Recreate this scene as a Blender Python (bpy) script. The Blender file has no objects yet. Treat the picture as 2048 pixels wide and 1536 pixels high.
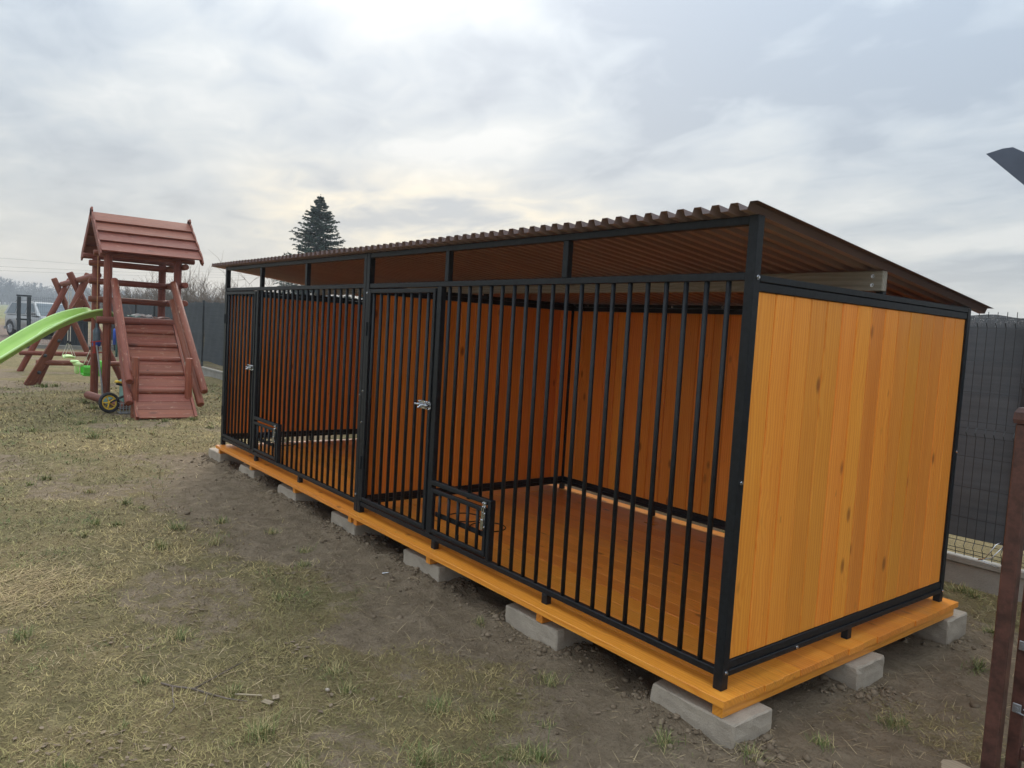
import bpy, bmesh, math, random
import numpy as np
from mathutils import Matrix, Vector, Euler

random.seed(7)
RNG = np.random.default_rng(11)
SC = bpy.context.scene
COL = SC.collection
rad = math.radians

# ------------------------------------------------------------------ camera
CAM = np.array([1.600, -2.3335, 1.2899])
YAW, PITCH, ROLL, FPX = -0.9030, -0.0700, 0.0580, 1499.0


def cam_axes():
    fwd = np.array([math.sin(YAW) * math.cos(PITCH), math.cos(YAW) * math.cos(PITCH), math.sin(PITCH)])
    r = np.array([math.cos(YAW), -math.sin(YAW), 0.0])
    u = np.cross(r, fwd)
    c, s = math.cos(ROLL), math.sin(ROLL)
    return c * r + s * u, -s * r + c * u, fwd


AX = cam_axes()
cd = bpy.data.cameras.new("camera")
cd.sensor_fit = 'HORIZONTAL'
cd.sensor_width = 36.0
cd.lens = FPX * 36.0 / 2048.0
cd.clip_start = 0.05
cd.clip_end = 3000.0
cam = bpy.data.objects.new("camera", cd)
COL.objects.link(cam)
m = Matrix.Identity(4)
for i, a in enumerate((AX[0], AX[1], -AX[2])):
    for j in range(3):
        m[j][i] = float(a[j])
for j in range(3):
    m[j][3] = float(CAM[j])
cam.matrix_world = m
SC.camera = cam

# ------------------------------------------------------------------ world
SUN_AZ = rad(-58.0)      # measured from +y towards +x
SUN_EL = rad(34.0)
SKYX, SKYY = -7.7, -2.1
w = bpy.data.worlds.new("World")
SC.world = w
w.use_nodes = True
wt = w.node_tree
wt.nodes.clear()


class NT:
    """tiny node-graph writer"""
    def __init__(s, tree):
        s.t = tree

    def n(s, typ, ins=None, **kw):
        nd = s.t.nodes.new(typ)
        for k, v in kw.items():
            setattr(nd, k, v)
        for k, v in (ins or {}).items():
            sk = nd.inputs[k]
            if isinstance(v, bpy.types.NodeSocket):
                s.t.links.new(v, sk)
            else:
                sk.default_value = v
        return nd

    def m(s, op, a, b=0.0, c=0.0, clamp=False):
        nd = s.n('ShaderNodeMath', {0: a, 1: b, 2: c}, operation=op, use_clamp=clamp)
        return nd.outputs[0]

    def v(s, op, a, b=(0, 0, 0)):
        nd = s.n('ShaderNodeVectorMath', {0: a, 1: b}, operation=op)
        return nd.outputs['Vector']

    def mix(s, f, a, b, blend='MIX'):
        nd = s.n('ShaderNodeMix', data_type='RGBA', blend_type=blend)
        for k, v in ((0, f), (6, a), (7, b)):
            if isinstance(v, bpy.types.NodeSocket):
                s.t.links.new(v, nd.inputs[k])
            else:
                nd.inputs[k].default_value = (v if k == 0 else (tuple(v) + (1,))[:4])
        return nd.outputs[2]

    def noise(s, vec, scale, detail=4, rough=0.55, dist=0.0):
        return s.n('ShaderNodeTexNoise', {'Vector': vec, 'Scale': scale, 'Detail': detail,
                                          'Roughness': rough, 'Distortion': dist}).outputs['Fac']

    def smooth(s, x, a, b):
        nd = s.n('ShaderNodeMapRange', {0: x, 1: a, 2: b, 3: 0.0, 4: 1.0}, interpolation_type='SMOOTHSTEP')
        return nd.outputs[0]

    def ramp(s, x, stops):
        nd = s.n('ShaderNodeValToRGB', {0: x})
        el = nd.color_ramp.elements
        while len(el) < len(stops):
            el.new(0.5)
        for e, (p, c) in zip(el, stops):
            e.position = p
            e.color = tuple(c) + (1,)
        return nd.outputs[0]


g = NT(wt)
tc = g.n('ShaderNodeTexCoord').outputs['Generated']
dirn = g.n('ShaderNodeVectorMath', {0: tc}, operation='NORMALIZE').outputs['Vector']
sep = g.n('ShaderNodeSeparateXYZ', {0: dirn})
dz = g.m('MAXIMUM', sep.outputs[2], 0.0)
inv = g.m('DIVIDE', 1.0, g.m('ADD', dz, 0.16))
cx = g.m('MULTIPLY', sep.outputs[0], inv)
cy = g.m('MULTIPLY', sep.outputs[1], inv)
pl = g.n('ShaderNodeCombineXYZ', {0: cx, 1: cy, 2: 0.0}).outputs[0]
plr = g.n('ShaderNodeMapping', {'Vector': pl, 'Rotation': (0, 0, rad(34)), 'Scale': (1.0, 1.35, 1), 'Location': (SKYX, SKYY, 0)}).outputs[0]
n1 = g.noise(plr, 0.55, 4, 0.46, 0.5)
n2 = g.noise(g.v('ADD', plr, (7.3, 2.1, 4)), 1.55, 5, 0.48, 0.5)
n3 = g.noise(g.v('ADD', plr, (1.3, 9.1, 2)), 4.2, 5, 0.52, 0.7)
cl = g.m('ADD', g.m('ADD', g.m('MULTIPLY', n1, 0.42), g.m('MULTIPLY', n2, 0.38)), g.m('MULTIPLY', n3, 0.20))
cloud = g.ramp(cl, [(0.42, (0.325, 0.39, 0.47)), (0.48, (0.43, 0.495, 0.56)),
                    (0.54, (0.53, 0.58, 0.615)), (0.60, (0.66, 0.69, 0.70))])
# warm bright haze low in the sky, strongest towards the veiled sun
sd = (math.sin(SUN_AZ), math.cos(SUN_AZ))
hl = g.m('SQRT', g.m('MAXIMUM', g.m('SUBTRACT', 1.0, g.m('MULTIPLY', dz, dz)), 1e-4))
caz = g.m('DIVIDE', g.m('ADD', g.m('MULTIPLY', sep.outputs[0], sd[0]), g.m('MULTIPLY', sep.outputs[1], sd[1])), hl)
azg = g.smooth(caz, 0.70, 1.0)
low = g.m('POWER', 2.718, g.m('MULTIPLY', dz, -7.0))
warm = g.m('MULTIPLY', low, g.m('ADD', 0.46, g.m('MULTIPLY', azg, 0.32)), clamp=True)
cloud = g.mix(warm, cloud, (0.86, 0.78, 0.66))
# sun-lit veil around the low sun, broken by the cloud texture
el = g.m('ABSOLUTE', g.m('SUBTRACT', dz, 0.135))
glow = g.m('MULTIPLY', g.smooth(caz, 0.955, 1.0), g.smooth(el, 0.085, 0.0))
glow = g.m('MULTIPLY', glow, g.smooth(cl, 0.40, 0.60))
cloud = g.mix(g.m('MULTIPLY', glow, 0.85), cloud, (1.12, 0.95, 0.66))
# overcast skies brighten steadily towards the zenith
zen = g.m('ADD', 0.62, g.m('MULTIPLY', g.m('POWER', dz, 1.7), 1.85))
cloud = g.v('SCALE', cloud)
cloud.node.inputs['Scale'].default_value = 10.0
wt.links.new(g.m('MULTIPLY', zen, 10.0), cloud.node.inputs['Scale'])
sky = g.n('ShaderNodeTexSky', sky_type='NISHITA', sun_disc=False, sun_elevation=SUN_EL,
          sun_rotation=-SUN_AZ if False else SUN_AZ, altitude=100, air_density=1.0, dust_density=2.0, ozone_density=1.0)
allsky = g.mix(0.93, sky.outputs[0], cloud)
bg = g.n('ShaderNodeBackground', {'Color': allsky, 'Strength': 0.1})
g.n('ShaderNodeOutputWorld', {'Surface': bg.outputs[0]})

sl = bpy.data.lights.new("sun", 'SUN')
sl.energy = 1.5
sl.angle = rad(28)
sl.color = (1.0, 0.93, 0.83)
so = bpy.data.objects.new("sun", sl)
COL.objects.link(so)
sv = Vector((math.sin(SUN_AZ) * math.cos(SUN_EL), math.cos(SUN_AZ) * math.cos(SUN_EL), math.sin(SUN_EL)))
so.rotation_euler = sv.to_track_quat('Z', 'Y').to_euler()

vs = SC.view_settings
vs.view_transform = 'Standard'
vs.look = 'None'
vs.exposure = 0.68
vs.gamma = 1.0
vs.use_curve_mapping = False


# ------------------------------------------------------------------ pixel helpers (photo is 2048 x 1536)
def ray(u, v):
    return AX[0] * (u - 1024) / FPX + AX[1] * (768 - v) / FPX + AX[2]


def onz(u, v, z=-0.18):
    d = ray(u, v)
    return CAM + (z - CAM[2]) / d[2] * d


def onx(u, v, x):
    d = ray(u, v)
    return CAM + (x - CAM[0]) / d[0] * d


def ony(u, v, y):
    d = ray(u, v)
    return CAM + (y - CAM[1]) / d[1] * d


# ------------------------------------------------------------------ materials
def mat(name, build, rough=0.6, metallic=0.0, spec=0.5, bump_d=0.004):
    m_ = bpy.data.materials.new(name)
    m_.use_nodes = True
    t = m_.node_tree
    t.nodes.clear()
    q = NT(t)
    b = q.n('ShaderNodeBsdfPrincipled')
    out = q.n('ShaderNodeOutputMaterial', {'Surface': b.outputs[0]})
    b.inputs['Roughness'].default_value = rough
    b.inputs['Metallic'].default_value = metallic
    b.inputs['Specular IOR Level'].default_value = spec
    r = build(q, b)
    col, hgt = (r if isinstance(r, tuple) and len(r) == 2 else (r, None))
    if isinstance(col, bpy.types.NodeSocket):
        t.links.new(col, b.inputs['Base Color'])
    else:
        b.inputs['Base Color'].default_value = tuple(col) + (1,)
    if hgt is not None:
        bp = q.n('ShaderNodeBump', {'Height': hgt, 'Distance': bump_d, 'Strength': 1.0})
        t.links.new(bp.outputs[0], b.inputs['Normal'])
    return m_


def wood_mat(name, light, dark, knot, wear=None, rough=0.5, kscale=(4.2, 9.0), graincontrast=1.0, bump_d=0.0025, wear_amt=0.0, spec=0.5):
    """long axis = local x"""
    def b(q, bs):
        oc = q.n('ShaderNodeTexCoord').outputs['Object']
        rnd = q.n('ShaderNodeObjectInfo').outputs['Random']
        off = q.n('ShaderNodeCombineXYZ', {0: q.m('MULTIPLY', rnd, 37.0), 1: q.m('MULTIPLY', rnd, 91.0), 2: q.m('MULTIPLY', rnd, 53.0)}).outputs[0]
        p = q.v('ADD', oc, off)
        warp = q.noise(q.v('MULTIPLY', p, (1.3, 6, 6)), 1.0, 2)
        kp = q.v('MULTIPLY', p, (kscale[0], kscale[1], kscale[1]))
        vo = q.n('ShaderNodeTexVoronoi', {'Vector': kp, 'Scale': 1.0, 'Randomness': 1.0}, feature='F1')
        dist = vo.outputs['Distance']
        pick = q.smooth(q.n('ShaderNodeSeparateColor', {0: vo.outputs['Color']}).outputs[0], 0.56, 0.60)
        kn = q.m('MULTIPLY', q.smooth(q.m('ADD', dist, q.m('MULTIPLY', q.m('SUBTRACT', warp, 0.5), 0.12)), 0.20, 0.06), pick)
        swirl = q.m('MULTIPLY', q.m('MULTIPLY', q.smooth(dist, 0.65, 0.05), pick), 0.9)
        sp = q.n('ShaderNodeSeparateXYZ', {0: p})
        ring = q.m('ADD', q.m('ADD', q.m('MULTIPLY', sp.outputs[1], 42.0), q.m('MULTIPLY', sp.outputs[2], 33.0)),
                   q.m('ADD', q.m('MULTIPLY', warp, 2.6), q.m('MULTIPLY', swirl, 1.1)))
        band = q.m('ADD', q.m('MULTIPLY', q.m('SINE', q.m('MULTIPLY', ring, 9.0)), 0.5), 0.5)
        fine = q.noise(q.v('MULTIPLY', p, (5, 160, 160)), 1.0, 3, 0.6)
        blot = q.noise(q.v('MULTIPLY', p, (1.1, 4, 4)), 1.0, 4, 0.6)
        streak = q.noise(q.v('MULTIPLY', p, (0.7, 38, 38)), 1.0, 3, 0.55)
        f = q.m('ADD', q.m('MULTIPLY', band, 0.20 * graincontrast), q.m('ADD', q.m('MULTIPLY', fine, 0.46 * graincontrast), q.m('ADD', q.m('MULTIPLY', blot, 0.30), q.m('MULTIPLY', q.m('SUBTRACT', streak, 0.5), 0.40))))
        f = q.smooth(f, 0.20, 0.80)
        c = q.mix(f, light, dark)
        pin = q.smooth(q.noise(q.v('MULTIPLY', p, (9, 60, 60)), 1.0, 2, 0.5), 0.735, 0.79)
        kn = q.m('MAXIMUM', kn, q.m('MULTIPLY', pin, 0.7))
        c = q.mix(q.m('MULTIPLY', kn, 0.8), c, knot)
        tone = q.n('ShaderNodeHueSaturation', {'Hue': q.m('ADD', 0.5, q.m('MULTIPLY', q.m('SUBTRACT', rnd, 0.5), 0.010)), 'Saturation': 1.0,
                                               'Value': q.m('ADD', 0.88, q.m('MULTIPLY', q.m('FRACT', q.m('MULTIPLY', rnd, 17.3)), 0.20)), 'Color': c}).outputs[0]
        if wear is not None:
            wn = q.noise(q.v('MULTIPLY', p, (9, 22, 22)), 1.0, 6, 0.7)
            tone = q.mix(q.m('MULTIPLY', q.smooth(wn, 0.56, 0.72), wear_amt), tone, wear)
        rr = q.m('ADD', rough - 0.08, q.m('MULTIPLY', blot, 0.18))
        q.t.links.new(rr, bs.inputs['Roughness'])
        h = q.m('ADD', q.m('MULTIPLY', fine, 0.35), q.m('MULTIPLY', band, 0.14))
        return tone, h
    return mat(name, b, rough=rough, bump_d=bump_d, spec=spec)


M = {}
M['stain'] = wood_mat('orange_stained_pine', (0.92, 0.360, 0.052), (0.77, 0.224, 0.022), (0.28, 0.075, 0.010), rough=0.46, spec=0.3)
M['floor'] = wood_mat('orange_floor_plank', (0.91, 0.365, 0.054), (0.72, 0.22, 0.024), (0.22, 0.062, 0.011), rough=0.30, wear=(0.20, 0.10, 0.045), wear_amt=0.28)
M['greywood'] = wood_mat('weathered_grey_plank', (0.33, 0.30, 0.25), (0.20, 0.175, 0.14), (0.07, 0.055, 0.04), rough=0.75)
M['redwood'] = wood_mat('red_brown_stain', (0.315, 0.084, 0.040), (0.145, 0.035, 0.018), (0.06, 0.016, 0.010), wear=(0.38, 0.20, 0.13), wear_amt=0.55, graincontrast=1.3, rough=0.62, kscale=(2.0, 5.0))
M['ramp'] = wood_mat('scuffed_red_brown_ramp', (0.34, 0.094, 0.044), (0.17, 0.043, 0.022), (0.07, 0.02, 0.012), wear=(0.42, 0.26, 0.17), wear_amt=0.95, graincontrast=1.3, rough=0.6, kscale=(2.0, 5.0))
M['stump'] = wood_mat('pale_cut_wood', (0.34, 0.27, 0.185), (0.23, 0.175, 0.115), (0.12, 0.08, 0.05), rough=0.85)


def simple(name, col, rough=0.5, metallic=0.0, var=0.15, scale=30.0, bump=0.0, spec=0.5):
    def b(q, bs):
        oc = q.n('ShaderNodeTexCoord').outputs['Object']
        nz = q.noise(oc, scale, 5, 0.6)
        dk = tuple(c * (1 - var) for c in col)
        lt = tuple(min(1, c * (1 + var)) for c in col)
        c = q.mix(q.smooth(nz, 0.3, 0.7), dk, lt)
        if bump:
            return c, q.m('MULTIPLY', nz, bump)
        return c
    return mat(name, b, rough=rough, metallic=metallic, bump_d=0.01, spec=spec)


M['black'] = simple('black_painted_steel', (0.009, 0.0105, 0.013), 0.48, 0, 0.35, 45, 0.06, 0.28)
M['chrome'] = simple('zinc_plated_steel', (0.55, 0.56, 0.58), 0.25, 1.0, 0.08, 80)
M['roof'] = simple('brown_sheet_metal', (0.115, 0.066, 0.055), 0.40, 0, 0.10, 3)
M['roofback'] = simple('pale_sheet_back_coat', (0.31, 0.222, 0.212), 0.42, 0, 0.08, 3)
M['brownsteel'] = simple('brown_powder_coated_steel', (0.088, 0.036, 0.027), 0.5, 0, 0.45, 22, 0.06)
M['anthracite'] = simple('anthracite_fence_steel', (0.030, 0.038, 0.045), 0.5, 0, 0.15, 30)
M['wire'] = simple('anthracite_fence_wire', (0.022, 0.028, 0.032), 0.5, 0, 0.1, 30)
M['slate'] = simple('slate_coated_metal', (0.085, 0.105, 0.150), 0.5, 0, 0.12, 6)
M['green'] = simple('light_green_plastic', (0.37, 0.60, 0.12), 0.42, 0, 0.05, 4)
M['greenlt'] = simple('pale_green_plastic', (0.62, 0.85, 0.36), 0.45, 0, 0.04, 6)
M['toygreen'] = simple('bright_green_plastic', (0.13, 0.60, 0.06), 0.4, 0, 0.06, 8)
M['rope'] = simple('pale_rope', (0.55, 0.50, 0.42), 0.85, 0, 0.2, 90)
M['orangerope'] = simple('tan_cord', (0.50, 0.27, 0.13), 0.85, 0, 0.2, 90)
M['bluelid'] = simple('blue_plastic', (0.025, 0.09, 0.48), 0.4, 0, 0.08, 12)
M['bottle'] = simple('smoky_blue_bottle', (0.13, 0.18, 0.23), 0.12, 0, 0.15, 14)
M['yellow'] = simple('yellow_plastic', (0.72, 0.47, 0.03), 0.45, 0, 0.08, 12)
M['rubber'] = simple('black_rubber', (0.025, 0.025, 0.027), 0.8, 0, 0.2, 40)
M['redplastic'] = simple('red_plastic', (0.36, 0.03, 0.02), 0.45, 0, 0.1, 20)
M['teal'] = simple('pale_teal_plastic', (0.22, 0.40, 0.36), 0.5, 0, 0.08, 10)
M['darkteal'] = simple('dark_green_plastic', (0.035, 0.12, 0.10), 0.5, 0, 0.1, 10)
M['greytube'] = simple('grey_steel_tube', (0.35, 0.36, 0.38), 0.4, 0.5, 0.1, 30)
M['paper'] = simple('printed_paper', (0.62, 0.60, 0.56), 0.8, 0, 0.35, 45)
M['pinkpaper'] = simple('pale_pink_card', (0.66, 0.48, 0.42), 0.8, 0, 0.12, 25)
M['carpaint'] = simple('silver_car_paint', (0.36, 0.37, 0.375), 0.32, 0.3, 0.06, 2)
M['cartrim'] = simple('grey_car_cladding', (0.20, 0.205, 0.21), 0.6, 0, 0.1, 6)
M['carglass'] = simple('dark_car_glass', (0.10, 0.13, 0.15), 0.08, 0, 0.1, 3)
M['headlight'] = simple('headlight_lens', (0.62, 0.63, 0.62), 0.15, 0.2, 0.2, 22)
M['planter'] = simple('pale_stone', (0.52, 0.50, 0.46), 0.8, 0, 0.2, 14)


def b_concrete(q, bs):
    oc = q.n('ShaderNodeTexCoord').outputs['Object']
    rnd = q.n('ShaderNodeObjectInfo').outputs['Random']
    p = q.v('ADD', oc, q.n('ShaderNodeCombineXYZ', {0: q.m('MULTIPLY', rnd, 9.0), 1: rnd, 2: rnd}).outputs[0])
    a = q.noise(p, 7, 6, 0.65)
    f = q.noise(p, 170, 3, 0.6)
    c = q.mix(q.smooth(a, 0.3, 0.75), (0.45, 0.385, 0.31), (0.33, 0.28, 0.225))
    c = q.mix(q.m('MULTIPLY', q.smooth(f, 0.5, 0.75), 0.35), c, (0.17, 0.155, 0.14))
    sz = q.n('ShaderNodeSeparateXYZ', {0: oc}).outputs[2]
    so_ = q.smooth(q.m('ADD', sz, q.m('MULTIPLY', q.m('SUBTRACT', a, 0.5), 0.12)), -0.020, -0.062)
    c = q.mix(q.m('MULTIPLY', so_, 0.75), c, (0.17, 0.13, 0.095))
    return c, q.m('ADD', q.m('MULTIPLY', f, 0.5), q.m('MULTIPLY', a, 0.4))


M['concrete'] = mat('grey_concrete', b_concrete, rough=0.9, bump_d=0.006, spec=0.2)


def b_plinth(q, bs):
    oc = q.n('ShaderNodeTexCoord').outputs['Object']
    a = q.noise(oc, 3, 6, 0.65)
    f = q.noise(oc, 120, 3, 0.6)
    c = q.mix(q.smooth(a, 0.3, 0.75), (0.36, 0.345, 0.31), (0.25, 0.235, 0.205))
    c = q.mix(q.m('MULTIPLY', q.smooth(f, 0.5, 0.75), 0.3), c, (0.17, 0.155, 0.14))
    return c, f


M['plinth'] = mat('precast_concrete', b_plinth, rough=0.9, bump_d=0.004, spec=0.2)


def b_fabric(q, bs):
    oc = q.n('ShaderNodeTexCoord').outputs['Object']
    a = q.noise(q.v('MULTIPLY', oc, (1.5, 1, 30)), 1.0, 4)
    f = q.noise(oc, 320, 2)
    fo = q.noise(q.v('MULTIPLY', oc, (2.2, 1, 0.8)), 1.0, 4)
    v = q.m('ADD', q.m('MULTIPLY', a, 0.35), q.m('ADD', q.m('MULTIPLY', f, 0.3), q.m('MULTIPLY', fo, 0.35)))
    c = q.mix(q.smooth(v, 0.3, 0.7), (0.075, 0.086, 0.098), (0.135, 0.150, 0.165))
    # open weave: tiny holes let the sky glint through
    fz = q.n('ShaderNodeSeparateXYZ', {0: oc}).outputs[2]
    h = q.m('MULTIPLY', q.smooth(q.noise(oc, 330, 1), 0.64, 0.67), q.smooth(fz, 1.47, 1.55))
    tr = q.n('ShaderNodeBsdfTransparent')
    mx = q.n('ShaderNodeMixShader', {0: h, 1: bs.outputs[0], 2: tr.outputs[0]})
    o = [n_ for n_ in q.t.nodes if n_.type == 'OUTPUT_MATERIAL'][0]
    q.t.links.new(mx.outputs[0], o.inputs['Surface'])
    return c


M['fabric'] = mat('grey_shade_netting', b_fabric, rough=0.85, spec=0.2)


def b_vcol(q, bs):
    a = q.n('ShaderNodeAttribute', attribute_name='Col').outputs['Color']
    return a


M['grass'] = mat('grass_blades', b_vcol, rough=0.75, spec=0.25)
M['litter'] = mat('leaf_litter', b_vcol, rough=0.85, spec=0.2)
M['needles'] = simple('spruce_needles', (0.030, 0.058, 0.040), 0.7, 0, 0.5, 1.3)
M['bark'] = simple('grey_bark', (0.16, 0.125, 0.10), 0.9, 0, 0.25, 8)
M['twig'] = simple('bare_twigs', (0.17, 0.135, 0.105), 0.9, 0, 0.3, 2)
M['fartree'] = simple('distant_trees', (0.085, 0.075, 0.060), 0.9, 0, 0.4, 0.05)
M['cable'] = simple('black_cable', (0.05, 0.05, 0.055), 0.6)


def b_ground(q, bs):
    geo = q.n('ShaderNodeNewGeometry').outputs['Position']
    dirt = q.n('ShaderNodeAttribute', attribute_name='dirt').outputs['Fac']
    yard = q.n('ShaderNodeAttribute', attribute_name='yard').outputs['Fac']
    a = q.noise(geo, 1.7, 5, 0.6)
    b = q.noise(geo, 9.0, 6, 0.65)
    c = q.noise(geo, 60.0, 5, 0.65)
    d = q.noise(q.v('MULTIPLY', geo, (1, 1, 0)), 220.0, 3, 0.6)
    soil = q.mix(q.smooth(b, 0.3, 0.7), (0.200, 0.150, 0.098), (0.300, 0.232, 0.158))
    soil = q.mix(q.m('MULTIPLY', q.smooth(c, 0.5, 0.75), 0.6), soil, (0.12, 0.087, 0.057))
    soil = q.mix(q.m('MULTIPLY', q.smooth(d, 0.58, 0.72), 0.35), soil, (0.27, 0.22, 0.165))
    gr = q.mix(q.smooth(a, 0.35, 0.65), (0.26, 0.20, 0.098), (0.19, 0.16, 0.076))
    gr = q.mix(q.m('MULTIPLY', q.smooth(b, 0.48, 0.70), 0.7), gr, (0.36, 0.295, 0.155))
    gr = q.mix(q.m('MULTIPLY', q.smooth(c, 0.45, 0.72), 0.6), gr, (0.10, 0.074, 0.040))
    gr = q.mix(q.m('MULTIPLY', q.smooth(d, 0.55, 0.72), 0.5), gr, (0.38, 0.32, 0.17))
    f = q.smooth(q.m('ADD', dirt, q.m('ADD', q.m('MULTIPLY', q.m('SUBTRACT', b, 0.5), 1.1), q.m('MULTIPLY', q.m('SUBTRACT', c, 0.5), 0.7))), 0.28, 0.62)
    col = q.mix(f, gr, soil)
    fr = q.noise(q.v('MULTIPLY', geo, (0.12, 0.5, 0)), 1.0, 4, 0.6)
    field = q.mix(q.smooth(fr, 0.4, 0.62), (0.155, 0.175, 0.075), (0.235, 0.215, 0.11))
    sp = q.n('ShaderNodeSeparateXYZ', {0: geo})
    farm = q.smooth(q.m('ADD', sp.outputs[0], q.m('MULTIPLY', a, 4.0)), -74.0, -82.0)
    ysoil = q.mix(q.smooth(b, 0.35, 0.7), (0.215, 0.160, 0.130), (0.155, 0.115, 0.090))
    col = q.mix(yard, col, ysoil)
    col = q.mix(farm, col, field)
    h = q.m('ADD', q.m('MULTIPLY', c, 0.55), q.m('ADD', q.m('MULTIPLY', d, 0.25), q.m('MULTIPLY', b, 0.6)))
    return col, h


M['ground'] = mat('dry_lawn_and_soil', b_ground, rough=0.95, bump_d=0.045, spec=0.15)

# ------------------------------------------------------------------ object helpers
W = {}


def reg(o, world):
    W[o.name] = world
    par = o.parent
    o.matrix_basis = (W[par.name].inverted() @ world) if par else world
    return o


def mat4(loc=(0, 0, 0), rot=None):
    mm = Matrix.Translation(Vector([float(c) for c in loc]))
    if rot is not None:
        mm = mm @ (rot.to_4x4() if isinstance(rot, Matrix) else Euler(rot).to_matrix().to_4x4())
    return mm


def obj(name, me, material=None, parent=None, loc=(0, 0, 0), rot=None):
    o = bpy.data.objects.new(name, me)
    if material is not None and me is not None and len(me.materials) == 0:
        me.materials.append(material if not isinstance(material, str) else M[material])
    COL.objects.link(o)
    o.parent = parent
    return reg(o, mat4(loc, rot))


def thing(name, label, cat, loc, group=None):
    o = bpy.data.objects.new(name, None)
    o.empty_display_size = 0.1
    COL.objects.link(o)
    reg(o, mat4(loc))
    return tag(o, label, cat, group)


def tag(o, label, cat, group=None):
    o['label'] = label
    o['category'] = cat
    if group:
        o['group'] = group
    return o


def kind(o, k):
    o['kind'] = k
    return o


def mesh(name, v, f, smooth=False):
    me = bpy.data.meshes.new(name)
    me.from_pydata([tuple(map(float, p)) for p in v], [], f)
    me.update()
    if smooth:
        me.polygons.foreach_set('use_smooth', [True] * len(me.polygons))
    return me


class MB:
    """collects shapes into one mesh"""
    def __init__(s):
        s.v, s.f = [], []

    def add(s, v, f):
        n = len(s.v)
        s.v += [tuple(p) for p in v]
        s.f += [tuple(i + n for i in q) for q in f]
        return s

    def box(s, lo, hi, c=0.0):
        lo, hi = np.minimum(lo, hi), np.maximum(lo, hi)
        if c <= 0:
            x0, y0, z0 = lo
            x1, y1, z1 = hi
            v = [(x0, y0, z0), (x1, y0, z0), (x1, y1, z0), (x0, y1, z0), (x0, y0, z1), (x1, y0, z1), (x1, y1, z1), (x0, y1, z1)]
            f = [(0, 3, 2, 1), (4, 5, 6, 7), (0, 1, 5, 4), (1, 2, 6, 5), (2, 3, 7, 6), (3, 0, 4, 7)]
            return s.add(v, f)
        v, f = chamfer_box(np.array(lo), np.array(hi), c)
        return s.add(v, f)

    def tube(s, pts, r, seg=8, cap=True, squash=None):
        pts = [Vector(map(float, p)) for p in pts]
        rr = r if hasattr(r, '__len__') else [r] * len(pts)
        v, f = [], []
        up = None
        for i, p in enumerate(pts):
            d = (pts[min(i + 1, len(pts) - 1)] - pts[max(i - 1, 0)]).normalized()
            if up is None:
                up = d.orthogonal().normalized()
            a = (up - d * up.dot(d))
            a = a.normalized() if a.length > 1e-6 else d.orthogonal().normalized()
            up = a
            b = d.cross(a)
            for k in range(seg):
                t = 2 * math.pi * (k + 0.5) / seg
                v.append(p + a * math.cos(t) * rr[i] + b * math.sin(t) * rr[i])
        for i in range(len(pts) - 1):
            for k in range(seg):
                k2 = (k + 1) % seg
                f.append((i * seg + k, i * seg + k2, (i + 1) * seg + k2, (i + 1) * seg + k))
        if cap:
            f.append(tuple(range(seg - 1, -1, -1)))
            f.append(tuple((len(pts) - 1) * seg + k for k in range(seg)))
        return s.add(v, f)

    def mesh(s, name, smooth=False):
        return mesh(name, s.v, s.f, smooth)

    def build(s, name, material, parent=None, origin=(0, 0, 0), smooth=False):
        o_ = np.array(origin, float)
        me = mesh(name, [np.array(p, float) - o_ for p in s.v], s.f, smooth)
        return obj(name, me, material, parent, origin)


def chamfer_box(lo, hi, c):
    """box with all edges chamfered: 24 vertices, 26 faces"""
    ce, h = (lo + hi) / 2, (hi - lo) / 2
    v, idx = [], {}
    for sx in (-1, 1):
        for sy in (-1, 1):
            for sz in (-1, 1):
                for ax in range(3):
                    p = [sx * (h[0] - c), sy * (h[1] - c), sz * (h[2] - c)]
                    p[ax] = (sx, sy, sz)[ax] * h[ax]
                    idx[(sx, sy, sz, ax)] = len(v)
                    v.append(ce + np.array(p))
    f = []
    for ax in range(3):
        o1, o2 = (ax + 1) % 3, (ax + 2) % 3
        for s_ in (-1, 1):
            q = []
            for a, b in ((-1, -1), (1, -1), (1, 1), (-1, 1)):
                k = [0, 0, 0]
                k[ax], k[o1], k[o2] = s_, a, b
                q.append(idx[(k[0], k[1], k[2], ax)])
            f.append(tuple(q if s_ > 0 else q[::-1]))
    for ax in range(3):     # edges parallel to ax
        o1, o2 = (ax + 1) % 3, (ax + 2) % 3
        for a in (-1, 1):
            for b in (-1, 1):
                k0, k1 = [0, 0, 0], [0, 0, 0]
                k0[ax], k1[ax] = -1, 1
                k0[o1] = k1[o1] = a
                k0[o2] = k1[o2] = b
                q = (idx[(*k0, o1)], idx[(*k1, o1)], idx[(*k1, o2)], idx[(*k0, o2)])
                f.append(q if a * b < 0 else q[::-1])
    for sx in (-1, 1):
        for sy in (-1, 1):
            for sz in (-1, 1):
                q = (idx[(sx, sy, sz, 0)], idx[(sx, sy, sz, 1)], idx[(sx, sy, sz, 2)])
                f.append(q if sx * sy * sz > 0 else q[::-1])
    return v, f


BOXC = {}


def boxmesh(name, sx, sy, sz, c, material):
    k = (name, round(sx, 4), round(sy, 4), round(sz, 4), c, material)
    if k not in BOXC:
        h = np.array([sx, sy, sz]) / 2
        me = MB().box(-h, h, c).mesh(name)
        me.materials.append(M[material])
        BOXC[k] = me
    return BOXC[k]


RX = Matrix(((0, 0, 1), (0, 1, 0), (-1, 0, 0)))       # local x -> world -z (long axis upright), thickness z -> x


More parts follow.
